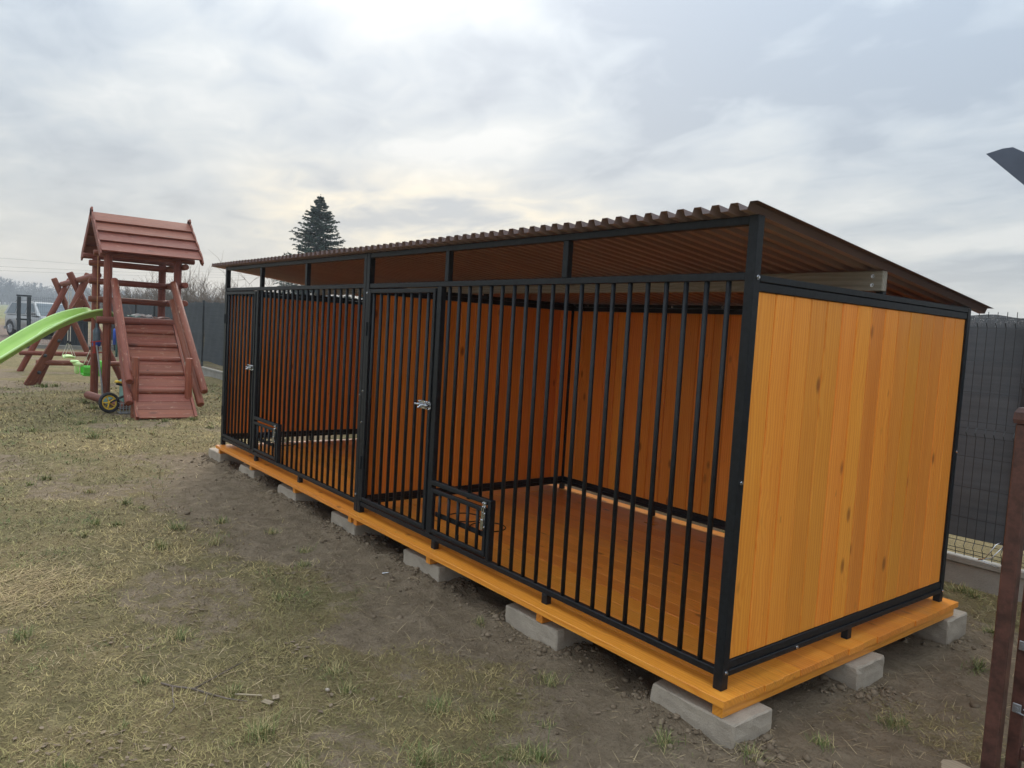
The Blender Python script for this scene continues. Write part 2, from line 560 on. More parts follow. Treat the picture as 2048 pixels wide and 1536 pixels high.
def frame_between(a, b):
    """rotation whose x axis runs from a to b"""
    x = (Vector(map(float, b)) - Vector(map(float, a))).normalized()
    r = Vector((0, 0, 1)) if abs(x.z) < 0.9 else Vector((0, 1, 0))
    y = r.cross(x).normalized()
    z = x.cross(y)
    return Matrix(((x.x, y.x, z.x), (x.y, y.y, z.y), (x.z, y.z, z.z)))


LOGC = {}


def log(name, a, b, r, material, parent, seg=12, half=False, taper=1.0, roundend=True):
    """a round (or half-round) timber from a to b, long axis = local x"""
    a, b = np.array(a, float), np.array(b, float)
    L = float(np.linalg.norm(b - a))
    key = (round(L, 3), r, seg, half, taper, material, roundend)
    if key not in LOGC:
        xs = [(-L / 2, 0.80), (-L / 2 + 0.12 * r, 0.93), (-L / 2 + 0.35 * r, 1.0), (L / 2 - 0.35 * r, taper), (L / 2 - 0.12 * r, 0.93 * taper), (L / 2, 0.80 * taper)]
        v, f = [], []
        for x, k in xs:
            for j in range(seg):
                t = 2 * math.pi * j / seg
                y, z = r * k * math.cos(t), r * k * math.sin(t)
                if half:
                    z = max(z, -0.12 * r)
                v.append((x, y, z))
        for i in range(len(xs) - 1):
            for j in range(seg):
                j2 = (j + 1) % seg
                f.append((i * seg + j, (i + 1) * seg + j, (i + 1) * seg + j2, i * seg + j2))
        f.append(tuple(range(seg)))
        f.append(tuple((len(xs) - 1) * seg + j for j in range(seg - 1, -1, -1)))
        me = mesh(name, v, f)
        me.polygons.foreach_set('use_smooth', [True] * (len(me.polygons) - 2) + [False] * 2)
        me.materials.append(M[material])
        LOGC[key] = me
    return obj(name, LOGC[key], None, parent, (a + b) / 2, frame_between(a, b))


def board(name, a, b, w_, t_, material, parent, twist=0.0, c=0.003, up=None):
    """a plank from a to b; width along its local y, thickness along local z"""
    a, b = np.array(a, float), np.array(b, float)
    L = float(np.linalg.norm(b - a))
    R = frame_between(a, b)
    if twist:
        R = R @ Matrix.Rotation(twist, 3, 'X')
    return obj(name, boxmesh(name, L, w_, t_, c, material), None, parent, (a + b) / 2, R)


# ------------------------------------------------------------------ value noise for terrain
def _hash(i, j, s):
    n = (i * 374761393 + j * 668265263 + s * 982451653) & 0x7fffffff
    n = ((n ^ (n >> 13)) * 1274126177) & 0x7fffffff
    return ((n ^ (n >> 16)) & 0xffff) / 65535.0


def vnoise(x, y, s=0):
    x, y = np.asarray(x, float), np.asarray(y, float)
    i, j = np.floor(x).astype(np.int64), np.floor(y).astype(np.int64)
    fx, fy = x - i, y - j
    fx, fy = fx * fx * (3 - 2 * fx), fy * fy * (3 - 2 * fy)
    a, b = _hash(i, j, s), _hash(i + 1, j, s)
    c, d = _hash(i, j + 1, s), _hash(i + 1, j + 1, s)
    return (a * (1 - fx) + b * fx) * (1 - fy) + (c * (1 - fx) + d * fx) * fy


def fbm(x, y, s=0, o=4):
    t, a, n = 0.0, 0.5, 0.0
    for k in range(o):
        t = t + a * vnoise(x * 2 ** k + 17.3 * k, y * 2 ** k - 9.1 * k, s + k)
        n += a
        a *= 0.5
    return t / n


def sst(x, a, b):
    t = np.clip((x - a) / (b - a), 0, 1)
    return t * t * (3 - 2 * t)


# concrete blocks: (x0, x1, y0, y1, label)
BLK = [
    (-0.300, 0.095, -0.040, 0.205, "grey concrete block under the platform corner where the orange side panel meets the bars"),
    (-1.264, -0.872, -0.035, 0.205, "concrete block under the platform's front edge, next after the corner by the orange panel"),
    (-2.313, -1.912, -0.018, 0.222, "concrete block under the front edge just right of the feeding hatch nearer the orange panel"),
    (-3.350, -2.970, -0.020, 0.220, "concrete block under the front edge where the two kennel halves join"),
    (-4.370, -3.990, -0.030, 0.210, "soil-stained concrete block under the middle of the kennel half beside the playground"),
    (-5.310, -4.930, -0.035, 0.205, "concrete block under the front edge below the hatch nearer the play tower"),
    (-6.250, -5.870, -0.040, 0.200, "concrete block under the platform's front corner facing the play tower"),
    (-0.295, 0.093, 0.850, 1.095, "concrete block halfway along the platform's side below the orange panel"),
    (-0.325, 0.062, 1.850, 2.090, "concrete block under the platform's rear corner near the fence plinth"),
]


def kdist(x, y):
    dx = np.maximum(np.maximum(-6.2 - x, x - 0.15), 0)
    dy = np.maximum(np.maximum(-0.02 - y, y - 2.05), 0)
    return np.hypot(dx, dy)


def dirtmask(x, y):
    d = kdist(x, y)
    n = fbm(x * 1.3, y * 1.3, 3, 4) - 0.5
    n2 = fbm(x * 5.5, y * 5.5, 9, 3) - 0.5
    reach = 0.46 + 0.42 * sst(x, -2.6, -4.2) * sst(x, -8.0, -5.5)
    m_ = 1 - sst(d + n * 1.3 + n2 * 0.45, 0.0, reach + 0.60)
    patch = sst(fbm(x * 0.8 + 5, y * 0.8, 21, 4), 0.56, 0.70) * 0.75
    return np.clip(np.maximum(m_, patch * sst(-x, -40, 30)), 0, 1)


def ground_z(x, y):
    x, y = np.asarray(x, float), np.asarray(y, float)
    near = np.exp(-np.hypot(x + 2, y) / 25.0)
    z = -0.195 + (fbm(x * 0.5, y * 0.5, 1, 3) - 0.5) * 0.05 * near
    dm = dirtmask(x, y)
    z = z + (fbm(x * 4, y * 4, 5, 4) - 0.5) * (0.022 + 0.050 * dm) * near
    z = z + (fbm(x * 17, y * 17, 6, 3) - 0.5) * (0.008 + 0.026 * dm) * near
    z = z + sst(x, 0.05, -0.6) * sst(-x, 6.4, 5.9) * sst(y, 0.06, 0.30) * sst(-y, -2.0, -1.7) * -0.06
    for i, (x0, x1, y0, y1, _) in enumerate(BLK):
        dx = np.maximum(np.maximum(x0 - x, x - x1), 0)
        dy = np.maximum(np.maximum(y0 - y, y - y1), 0)
        d = np.hypot(dx, dy)
        n = fbm(x * 7 + i * 3, y * 7, 40 + i, 3)
        am = (0.022, 0.028, 0.026, 0.034, 0.05, 0.045, 0.04, 0.02, 0.01)[i]
        z = z + am * np.exp(-(d / (0.10 + 0.10 * n)) ** 2) * (0.55 + 0.9 * n)
    return z


# ------------------------------------------------------------------ ground
def axis_coords(segs):
    out = []
    for a, b, n in segs:
        out += list(np.linspace(a, b, n, endpoint=False))
    out.append(segs[-1][1])
    return np.array(out)


gx = axis_coords([(-900, -120, 20), (-120, -30, 45), (-30, -9, 90), (-9, -4.5, 110), (-4.5, 0.9, 250), (0.9, 4, 30), (4, 40, 14), (40, 500, 8)])
gy = axis_coords([(-500, -40, 8), (-40, -6, 20), (-6, -2.4, 40), (-2.4, 0.6, 150), (0.6, 3.4, 80), (3.4, 10, 30), (10, 60, 25), (60, 900, 18)])
GX, GY = np.meshgrid(gx, gy, indexing='ij')
GZ = ground_z(GX, GY)
nx, ny = len(gx), len(gy)
me = bpy.data.meshes.new('ground')
vv = np.stack([GX, GY, GZ], -1).reshape(-1, 3)
ii = np.arange(nx * ny).reshape(nx, ny)
ff = np.stack([ii[:-1, :-1], ii[1:, :-1], ii[1:, 1:], ii[:-1, 1:]], -1).reshape(-1, 4)


def np_mesh(me, verts, faces):
    k = faces.shape[1]
    me.vertices.add(len(verts))
    me.vertices.foreach_set('co', np.ascontiguousarray(verts, np.float32).ravel())
    me.loops.add(faces.size)
    me.loops.foreach_set('vertex_index', np.ascontiguousarray(faces, np.int32).ravel())
    me.polygons.add(len(faces))
    me.polygons.foreach_set('loop_start', np.arange(len(faces), dtype=np.int32) * k)
    me.update(calc_edges=True)
    me.validate()


np_mesh(me, vv, ff)
me.polygons.foreach_set('use_smooth', np.ones(len(me.polygons), bool))
at = me.attributes.new('dirt', 'FLOAT', 'POINT')
at.data.foreach_set('value', dirtmask(vv[:, 0], vv[:, 1]).astype(np.float32))
yd = sst(-vv[:, 0], 26, 30) * sst(vv[:, 0], -62, -52) * sst(-vv[:, 1], -8, -2)
at = me.attributes.new('yard', 'FLOAT', 'POINT')
at.data.foreach_set('value', yd.astype(np.float32))
ground = obj('ground', me, 'ground')
kind(ground, 'structure')


def gz(x, y):
    return float(ground_z(np.array([x]), np.array([y]))[0])


# ------------------------------------------------------------------ the dog kennel
kn = thing('dog_kennel', "long twin dog kennel with black bars, orange wooden walls and a corrugated roof", 'dog kennel', (-3.0, 0.95, 0.0))
BAR = {}


def bar(x, y, z0, z1, parent, r=0.0105):
    L = round(z1 - z0, 3)
    if (L, r) not in BAR:
        b_ = MB().tube([(0, 0, -L / 2), (0, 0, L / 2)], r, 10)
        me_ = b_.mesh('bar', True)
        me_.materials.append(M['black'])
        BAR[(L, r)] = me_
    return obj('bar', BAR[(L, r)], None, parent, (x, y, (z0 + z1) / 2))


def bolt_mesh():
    b_ = MB()
    b_.tube([(0, 0, 0), (0, 0, 0.002)], 0.0085, 12)
    b_.tube([(0, 0, 0.002), (0, 0, 0.0075)], [0.0062, 0.0055], 6)
    me_ = b_.mesh('bolt')
    me_.materials.append(M['chrome'])
    return me_


BOLT = bolt_mesh()
FACE_R = Matrix.Rotation(rad(90), 3, 'Y')      # bolt head points to +x
FACE_F = Matrix.Rotation(rad(90), 3, 'X')      # bolt head points to -y


def screws(b_, pts, r=0.0055, h=0.009):
    for (x, y, z) in pts:
        b_.tube([(x, y, z), (x, y - h * 0.55, z), (x, y - h, z)], [r, r, r * 0.55], 8)


def front_module(ox):
    b_ = MB()
    c = 0.0025
    lx, rx = ox - 2.995, ox - 0.0
    b_.box((lx, 0, 0), (lx + 0.040, 0.04, 1.755), c)
    b_.box((rx - 0.040, 0, 0), (rx, 0.04, 1.755), c)
    b_.box((lx + 0.040, 0.004, 0.048), (rx - 0.040, 0.034, 0.076), c)       # bottom rail
    b_.box((lx + 0.040, 0.004, 1.522), (rx - 0.040, 0.034, 1.552), c)       # upper rail
    b_.box((lx + 0.040, 0.003, 1.722), (rx - 0.040, 0.037, 1.7535), c)      # roof beam
    ux = ox - 2.085
    b_.box((ux - 0.022, 0.002, 0.076), (ux + 0.022, 0.036, 1.522), c)       # upright beside the door
    for k in (1, 2):
        b_.box((ox - k - 0.040, 0.003, 1.552), (ox - k - 0.003, 0.036, 1.722), c)
        b_.box((ox - k - 0.040, 0.003, 0.0), (ox - k - 0.003, 0.036, 0.048), c)
    hx = ox - 1.505
    b_.box((hx, -0.002, 0.076), (hx + 0.026, 0.034, 0.400), c)              # hatch jamb
    b_.box((ux + 0.022, -0.002, 0.372), (hx, 0.032, 0.398), c)              # hatch head
    fp = b_.build('front_panel', 'black', kn, (ox - 1.5, 0.02, 0.0))
    n = 20
    xs = np.linspace(ox - 1.997, ox - 0.118, n)
    for i, x in enumerate(xs):
        if x < hx + 0.01:
            bar(x, 0.018, 0.398, 1.522, fp)
        elif x > hx + 0.04:
            bar(x, 0.018, 0.076, 1.522, fp)
    # door
    d = MB()
    a0, a1 = ox - 2.948, ox - 2.118
    z0, z1 = 0.088, 1.514
    d.box((a0, -0.004, z0), (a0 + 0.026, 0.026, z1), c)
    d.box((a1 - 0.026, -0.004, z0), (a1, 0.026, z1), c)
    d.box((a0 + 0.026, -0.003, z0), (a1 - 0.026, 0.025, z0 + 0.026), c)
    d.box((a0 + 0.026, -0.003, z1 - 0.026), (a1 - 0.026, 0.025, z1), c)
    for hz in (0.35, 1.25):       # hinge barrels
        d.tube([(a0 - 0.004, -0.006, hz - 0.045), (a0 - 0.004, -0.006, hz + 0.045)], 0.008, 8)
    door = d.build('door', 'black', kn, ((a0 + a1) / 2, 0.011, z0))
    for x in np.linspace(ox - 2.893, ox - 2.212, 8):
        bar(x, 0.012, z0 + 0.026, z1 - 0.026, door)
    # sliding bolt
    lt = MB()
    lx_, lz = ox - 2.165, 0.828
    lt.box((lx_ - 0.085, -0.0075, lz - 0.030), (lx_ + 0.020, -0.0045, lz + 0.030))
    lt.box((lx_ + 0.026, -0.0055, lz - 0.030), (lx_ + 0.075, -0.0025, lz + 0.030))
    lt.tube([(lx_ - 0.115, -0.019, lz), (lx_ + 0.068, -0.019, lz)], 0.0085, 10)
    for q in (-0.06, 0.0, 0.045):
        lt.tube([(lx_ + q - 0.010, -0.0175, lz), (lx_ + q + 0.010, -0.0175, lz)], 0.013, 10)
    lt.tube([(lx_ - 0.025, -0.019, lz), (lx_ - 0.025, -0.045, lz - 0.022)], [0.005, 0.007], 8)
    screws(lt, [(lx_ + q, -0.007, lz + s_ * 0.024) for q in (-0.075, 0.008, 0.036, 0.066) for s_ in (-1, 1)], 0.0065, 0.011)
    lt.v = [((x_ - lx_) * 0.8 + lx_, y_, (z_ - lz) * 0.8 + lz) for x_, y_, z_ in lt.v]
    lt.build('latch', 'chrome', door, (lx_, -0.006, lz))
    # feeding hatch
    h = MB()
    h0, h1 = ux + 0.028, hx - 0.006
    q0, q1 = 0.092, 0.352
    h.box((h0, -0.006, q0), (h0 + 0.022, 0.018, q1), c)
    h.box((h1 - 0.022, -0.006, q0), (h1, 0.018, q1), c)
    h.box((h0 + 0.022, -0.005, q0), (h1 - 0.022, 0.017, q0 + 0.022), c)
    h.box((h0 + 0.022, -0.005, q1 - 0.022), (h1 - 0.022, 0.017, q1), c)
    h.box((h0 + 0.022, 0.018, 0.188), (h1 - 0.022, 0.024, 0.216))             # flat strap the rings hang on
    h.box((h0 + 0.27, -0.004, q0 + 0.022), (h0 + 0.284, 0.012, q0 + 0.052))
    hatch = h.build('feeding_hatch', 'black', kn, ((h0 + h1) / 2, 0.006, q0))
    for x in np.linspace(h0 + 0.085, h1 - 0.085, 5):
        bar(x, 0.006, q0 + 0.022, q1 - 0.022, hatch, 0.0095)
    for cx_ in (h0 + 0.17, h0 + 0.40):
        ring = MB()
        R_ = 0.098
        pts = [(cx_ + R_ * math.cos(t), 0.026 + R_ + R_ * math.sin(t), 0.205) for t in np.linspace(0, 2 * math.pi, 33)]
        ring.tube(pts, 0.0035, 6, cap=False)
        ring.build('bowl_ring', 'black', hatch, (cx_, 0.13, 0.205), True)
    tl = MB()
    tx, tz = h1 - 0.012, 0.300
    tl.box((tx - 0.014, -0.0105, tz - 0.055), (tx + 0.014, -0.007, tz + 0.035))
    tl.box((tx - 0.014, -0.0085, tz + 0.052), (tx + 0.014, -0.0045, tz + 0.088))
    tl.tube([(tx - 0.008, -0.017, tz - 0.050), (tx - 0.008, -0.017, tz + 0.055)], 0.0035, 8)
    tl.tube([(tx + 0.008, -0.017, tz - 0.050), (tx + 0.008, -0.017, tz + 0.055)], 0.0035, 8)
    tl.box((tx - 0.011, -0.024, tz - 0.060), (tx + 0.011, -0.017, tz - 0.005), 0.002)
    screws(tl, [(tx + a_, -0.0095, tz + e_) for a_ in (-0.009, 0.009) for e_ in (-0.046, 0.026, 0.060, 0.080)], 0.0045, 0.007)
    tl.build('latch', 'chrome', hatch, (tx, -0.01, tz))
    return fp


fpR = front_module(0.0)
fpL = front_module(-3.0)
for z in (0.068, 0.785, 1.535):
    obj('bolt', BOLT, None, fpR, (0.0, 0.022, z), FACE_R)
for x, z in ((-3.018, 0.115), (-2.975, 0.62), (-3.018, 0.80), (-2.975, 0.83), (-2.972, 1.49)):
    obj('bolt', BOLT, None, fpR if x > -3 else fpL, (x, 0.0, z), FACE_F)


def wall_boards(parent, along, c0, c1, plane, z0, z1, flip=1):
    """upright tongue-and-groove boards between c0 and c1 along world x or y"""
    n = int(round((c1 - c0) / 0.1255))
    wd = (c1 - c0) / n
    R = RX if along == 'y' else Matrix(((0, 1, 0), (0, 0, 1), (1, 0, 0)))
    key = ('board', round(wd, 4), round(z1 - z0, 4))
    if key not in BOXC:
        L, hw = z1 - z0, wd / 2
        b_ = MB().box((-L / 2, -hw + 0.0024, -0.0095), (L / 2, hw - 0.0024, 0.0095), 0.0038)
        b_.box((-L / 2 + 0.002, hw - 0.006, -0.0015), (L / 2 - 0.002, hw + 0.008, 0.0015))      # tongue
        BOXC[key] = b_.mesh('board')
        BOXC[key].materials.append(M['stain'])
    me_ = BOXC[key]
    for k in range(n):
        cc = c0 + (k + 0.5) * wd
        off = random.uniform(-0.0012, 0.0012)
        loc = (plane + off, cc, (z0 + z1) / 2) if along == 'y' else (cc, plane + off, (z0 + z1) / 2)
        o_ = obj('board', me_, None, parent, loc, R)
        if random.random() < 0.5:
            reg(o_, W[o_.name] @ Matrix.Rotation(math.pi, 4, 'Y'))


def side_frame(x0, out, nm, label=None):
    """black steel frame of a wall running front to back; out = +1 when the outer face looks to +x"""
    b_ = MB()
    c = 0.0025
    x1 = x0 + 0.036
    b_.box((x0, 1.872, 0.0), (x1, 1.908, 1.545), c)
    b_.box((x0, 0.042, 1.520), (x1, 1.871, 1.545), c)
    b_.box((x0 + 0.003, 0.042, 1.486), (x1 - 0.003, 1.871, 1.5185), c)
    b_.box((x0 - 0.002, 0.042, 0.050), (x1 + 0.002, 1.871, 0.074), c)
    b_.box((x0 + 0.003, 0.042, 0.0755), (x1 - 0.003, 1.871, 0.108), c)
    b_.box((x0 + 0.002, 0.925, 0.0), (x1 - 0.002, 0.960, 0.05), c)
    sp_ = b_.build(nm, 'black', kn, (x0 + 0.018, 0.95, 0.0))
    if label:
        sp_['label'] = label
    wall_boards(sp_, 'y', 0.043, 1.871, x0 + 0.018, 0.1085, 1.4855)
    return sp_


spR = side_frame(-0.037, 1, 'side_panel')
side_frame(-3.016, 1, 'partition_panel')
side_frame(-5.993, -1, 'side_panel')
for y, z in ((1.89, 0.06), (1.89, 0.80), (0.50, 0.062)):
    obj('bolt', BOLT, None, spR, (0.001, y, z), FACE_R)


def back_frame(xa, xb):
    b_ = MB()
    c = 0.0025
    b_.box((xa, 1.873, 1.5195), (xb, 1.907, 1.5440), c)
    b_.box((xa, 1.876, 1.486), (xb, 1.904, 1.5180), c)
    b_.box((xa, 1.870, 0.050), (xb, 1.906, 0.074), c)
    b_.box((xa, 1.876, 0.0755), (xb, 1.904, 0.108), c)
    for t in (1 / 3, 2 / 3):
        x = xa + (xb - xa) * t
        b_.box((x - 0.017, 1.874, 0), (x + 0.017, 1.904, 0.05), c)
    bp_ = b_.build('back_panel', 'black', kn, ((xa + xb) / 2, 1.89, 0.0))
    wall_boards(bp_, 'x', xa + 0.001, xb - 0.001, 1.890, 0.1085, 1.4855)
    for t in np.linspace(0.06, 0.94, 7):
        obj('bolt', BOLT, None, bp_, (xa + (xb - xa) * t, 1.873, 1.531), FACE_F)


back_frame(-2.979, -0.038)
back_frame(-5.956, -3.017)

# purlin under the roof, on short stubs
pb = board('purlin', (-5.96, 0.962, 1.602), (0.0, 0.962, 1.602), 0.040, 0.088, 'greywood', kn)
for z in (1.583, 1.622):
    obj('bolt', BOLT, None, pb, (-0.045, 0.942, z), FACE_F)
for x in (-0.030, -2.998, -5.975):
    MB().box((x - 0.016, 0.983, 1.545), (x + 0.016, 1.012, 1.640), 0.002).build('purlin_stub', 'black', kn, (x, 1.0, 1.545))

# corrugated roof sheets
RIB = [(0.0, 0.0), (0.030, 0.0), (0.040, 0.027), (0.071, 0.027)]
PITCH_R = 0.081


def roof_sheet(x0, nrib, lift, last=False):
    pr = []
    for k in range(nrib):
        pr += [(x0 + k * PITCH_R + a_, h_) for a_, h_ in RIB]
    if not last:
        pr += [(x0 + nrib * PITCH_R, 0.0), (x0 + nrib * PITCH_R + 0.012, 0.0)]
    ys = [-0.062, 0.4, 0.9, 1.4, 2.10]
    v, f = [], []
    zt = lambda y: 1.7565 - 0.1085 * y + lift
    for side in (0, 1):
        for y in ys:
            for x, h_ in pr:
                v.append((x, y, zt(y) + h_ + side * 0.0012))
    n = len(pr)
    N = n * len(ys)
    for j in range(len(ys) - 1):
        for i in range(n - 1):
            a_ = j * n + i
            f.append((a_, a_ + n, a_ + n + 1, a_ + 1))
            f.append((N + a_, N + a_ + 1, N + a_ + n + 1, N + a_ + n))
    for i in range(n - 1):
        f.append((i, i + 1, N + i + 1, N + i))
        a_ = (len(ys) - 1) * n + i
        f.append((a_, N + a_, N + a_ + 1, a_ + 1))
    for j in range(len(ys) - 1):
        f.append((j * n, N + j * n, N + j * n + n, j * n + n))
        a_ = j * n + n - 1
        f.append((a_, a_ + n, N + a_ + n, N + a_))
    cx_ = x0 + nrib * PITCH_R / 2
    me_ = mesh('roof_sheet', [np.array(p) - np.array((cx_, 1.0, 1.65)) for p in v], f)
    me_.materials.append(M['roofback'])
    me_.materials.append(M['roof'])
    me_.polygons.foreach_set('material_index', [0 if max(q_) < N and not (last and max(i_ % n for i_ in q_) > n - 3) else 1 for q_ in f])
    return obj('roof_sheet', me_, None, kn, (cx_, 1.0, 1.65))


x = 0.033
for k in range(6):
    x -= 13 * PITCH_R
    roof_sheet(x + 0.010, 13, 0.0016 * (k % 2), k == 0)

# ------------------------------------------------------------------ wooden platform
pf = thing('wooden_platform', "low orange plank platform carrying the kennel on concrete blocks", 'platform', (-3.0, 0.96, -0.075))
JX = [0.016, -1.0, -2.0, -2.935, -3.02, -4.0, -5.0, -5.90]
for x in JX:
    obj('joist', boxmesh('joist', 2.0, 0.045, 0.045, 0.002, 'floor'), None, pf, (x, 0.962, -0.0525), Matrix.Rotation(rad(90), 3, 'Z'))
npl = 16
wdp = 2.035 / npl
for half, (xa, xb) in enumerate(((-2.995, 0.055), (-5.965, -2.999))):
    for k in range(npl):
        e = random.uniform(-0.004, 0.004)
        L = xb - xa
        me_ = boxmesh('plank', round(L, 3), wdp - 0.0010, 0.0285, 0.0013, 'floor')
        o_ = obj('plank', me_, None, pf, ((xa + xb) / 2 + e, -0.055 + (k + 0.5) * wdp, -0.0150 + random.uniform(-0.0006, 0.0004)))
        if random.random() < 0.5:
            reg(o_, W[o_.name] @ Matrix.Rotation(math.pi, 4, 'Z'))


def block_mesh(sx, sy, sz, seed):
    r = np.random.default_rng(seed)
    bm = bmesh.new()
    bmesh.ops.create_cube(bm, size=1.0)
    bmesh.ops.scale(bm, vec=(sx, sy, sz), verts=bm.verts)
    bmesh.ops.bevel(bm, geom=bm.edges[:], offset=0.006, segments=1, affect='EDGES')
    bmesh.ops.subdivide_edges(bm, edges=[e_ for e_ in bm.edges if e_.calc_length() > 0.1], cuts=5, use_grid_fill=True)
    for v_ in bm.verts:
        v_.co += Vector(r.normal(0, 0.0011, 3))
    # one or two chipped corners
    for _ in range(2):
        cnr = Vector((r.choice([-1, 1]) * sx / 2, -sy / 2, sz / 2))
        for v_ in bm.verts:
            d_ = (v_.co - cnr).length
            if d_ < 0.035:
                v_.co += (Vector((0, 0, 0)) - cnr).normalized() * 0.008 * (1 - d_ / 0.035)
    me_ = bpy.data.meshes.new('concrete_block')
    bm.to_mesh(me_)
    bm.free()
    me_.materials.append(M['concrete'])
    return me_


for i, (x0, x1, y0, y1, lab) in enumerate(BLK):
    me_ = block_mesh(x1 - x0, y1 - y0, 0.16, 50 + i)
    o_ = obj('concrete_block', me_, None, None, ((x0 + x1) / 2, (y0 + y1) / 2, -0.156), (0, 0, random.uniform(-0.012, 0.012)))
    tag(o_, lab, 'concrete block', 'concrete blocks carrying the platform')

# ------------------------------------------------------------------ boundary fence
FY = 3.05
FTOP = 1.57


def wire_panel_mesh(width, name='mesh_panel'):
    """welded panel: x along the fence, y across, z up from the plinth (z = 0)"""
    b_ = MB()
    folds = [(0.045, 0.095), (0.785, 0.835), (1.495, 1.545)]
    n = int(width / 0.0525)
    xs = np.linspace(-width / 2 + 0.01, width / 2 - 0.01, n)
    prof = [(0.0, 0.0)]
    for a_, b2 in folds:
        mid = (a_ + b2) / 2
        prof += [(0.0, a_ - 0.008), (-0.026, mid), (0.0, b2 + 0.008)]
    prof += [(0.0, 1.59)]
    for x in xs:
        b_.tube([(x, y, z) for y, z in prof], 0.0024, 3, cap=False)
    for z in [0.02, 0.045, 0.095, 0.25, 0.45, 0.65, 0.785, 0.835, 0.88, 1.07, 1.275, 1.485, 1.548]:
        b_.tube([(-width / 2, -0.0045, z), (width / 2, -0.0045, z)], 0.0024, 3, cap=False)
    me_ = b_.mesh(name)
    me_.materials.append(M['wire'])
    return me_


def plinth_mesh(width):
    b_ = MB()
    b_.box((-width / 2, -0.024, -0.42), (width / 2, 0.026, -0.055), 0.004)
    b_.box((-width / 2, -0.036, -0.0545), (width / 2, 0.036, -0.008), 0.006)
    b_.box((-width / 2, -0.046, -0.42), (width / 2, -0.0245, -0.205), 0.006)
    me_ = b_.mesh('plinth')
    me_.materials.append(M['plinth'])
    return me_


def screen_mesh(width, seed):
    nx_, nz_ = 50, 14
    v, f = [], []
    r = np.random.default_rng(seed)
    ph = r.uniform(0, 6, 4)
    for i in range(nx_ + 1):
        x = -width / 2 + width * i / nx_
        top = 1.575 + 0.012 * math.sin(x * 7 + ph[0]) + 0.008 * math.sin(x * 19 + ph[1]) - 0.02 * math.sin(math.pi * i / nx_)
        bot = 0.125 + 0.015 * math.sin(x * 3 + ph[2])
        for j in range(nz_ + 1):
            t = j / nz_
            z = bot + (top - bot) * t
            y = 0.018 + 0.010 * math.sin(x * 5 + z * 3 + ph[3]) + 0.006 * math.sin(x * 13 - z * 8 + ph[0])
            v.append((x, y, z))
    for i in range(nx_):
        for j in range(nz_):
            a_ = i * (nz_ + 1) + j
            f.append((a_, a_ + nz_ + 1, a_ + nz_ + 2, a_ + 1))
    me_ = mesh('shade_screen', v, f, True)
    me_.materials.append(M['fabric'])
    return me_


def fence_post_mesh():
    b_ = MB()
    b_.box((-0.030, -0.020, -0.5), (0.030, 0.020, 1.60), 0.003)
    b_.box((-0.033, -0.023, 1.60), (0.033, 0.023, 1.612), 0.003)
    for z in (0.12, 0.62, 1.12, 1.52):
        b_.box((-0.036, -0.030, z), (0.036, -0.0205, z + 0.034), 0.002)
    me_ = b_.mesh('post')
    me_.materials.append(M['anthracite'])
    return me_


FP = fence_post_mesh()
WP, PLM = wire_panel_mesh(2.44), plinth_mesh(2.44)
fence = thing('boundary_fence', "long dark panel fence with grey shade netting and concrete plinth behind the kennel", 'fence', (-13.0, FY, -0.2))
px = [-0.065 - 2.5 * k for k in range(-1, 13)]
for k, x in enumerate(px):
    obj('post', FP, None, fence, (x, FY, 0.0))
    if k < len(px) - 1:
        cxp = x - 1.25
        obj('mesh_panel', WP, None, fence, (cxp, FY - 0.026, 0.0))
        obj('plinth', PLM, None, fence, (cxp, FY, 0.0))
        obj('shade_screen', screen_mesh(2.43, 300 + k), None, fence, (cxp, FY, 0.0))

# fence return and gate at the far end of the yard
ff_ = thing('mesh_fence_return', "see-through dark wire fence panel standing in front of the silver car", 'fence', (-28.0, 1.7, -0.2))
R90 = Matrix.Rotation(rad(90), 3, 'Z')
obj('mesh_panel', wire_panel_mesh(2.5), None, ff_, (-28.0, 1.72, -0.06), R90)
obj('plinth', plinth_mesh(2.5), None, ff_, (-28.0, 1.72, -0.06), R90)
obj('post', FP, None, ff_, (-28.0, 3.0, -0.06), R90)
gt = thing('garden_gate', "narrow dark steel gate with two thick posts in front of the parked car", 'gate', (-28.0, 0.27, -0.2))
for y in (0.14, 0.42):
    MB().box((-28.06, y - 0.055, -0.3), (-27.94, y + 0.055, 1.50), 0.008).build('gate_post', 'anthracite', gt, (-28.0, y, -0.2))
for z0, z1 in ((1.505, 1.56), (0.72, 0.78), (0.05, 0.30)):
    MB().box((-28.05, 0.07, z0), (-27.95, 0.49, z1), 0.006).build('crossbar', 'anthracite', gt, (-28.0, 0.27, z0))

# ------------------------------------------------------------------ brown gate by the camera
gp = thing('brown_gate_post', "brown steel gate post with a rounded cap near the kennel's rear corner", 'gate post', (0.685, 0.64, -0.2))
b_ = MB().box((0.661, 0.616, -0.5), (0.709, 0.664, 1.075), 0.004)
b_.build('post', 'brownsteel', gp, (0.685, 0.64, -0.2))
b_ = MB()
for i_, (z, h_) in enumerate(((1.076, 0.029), (1.090, 0.032), (1.114, 0.030), (1.130, 0.022))):
    b_.v += [(0.685 + sx * h_, 0.64 + sy * h_, z) for sx, sy in ((-1, -1), (1, -1), (1, 1), (-1, 1))]
for i_ in range(3):
    for k in range(4):
        b_.f.append((i_ * 4 + k, i_ * 4 + (k + 1) % 4, i_ * 4 + 4 + (k + 1) % 4, i_ * 4 + 4 + k))
b_.f += [(3, 2, 1, 0), (12, 13, 14, 15)]
b_.build('cap', 'brownsteel', gp, (0.685, 0.64, 1.076))
lw = MB()
q0 = ony(2036, 1003, 0.60)
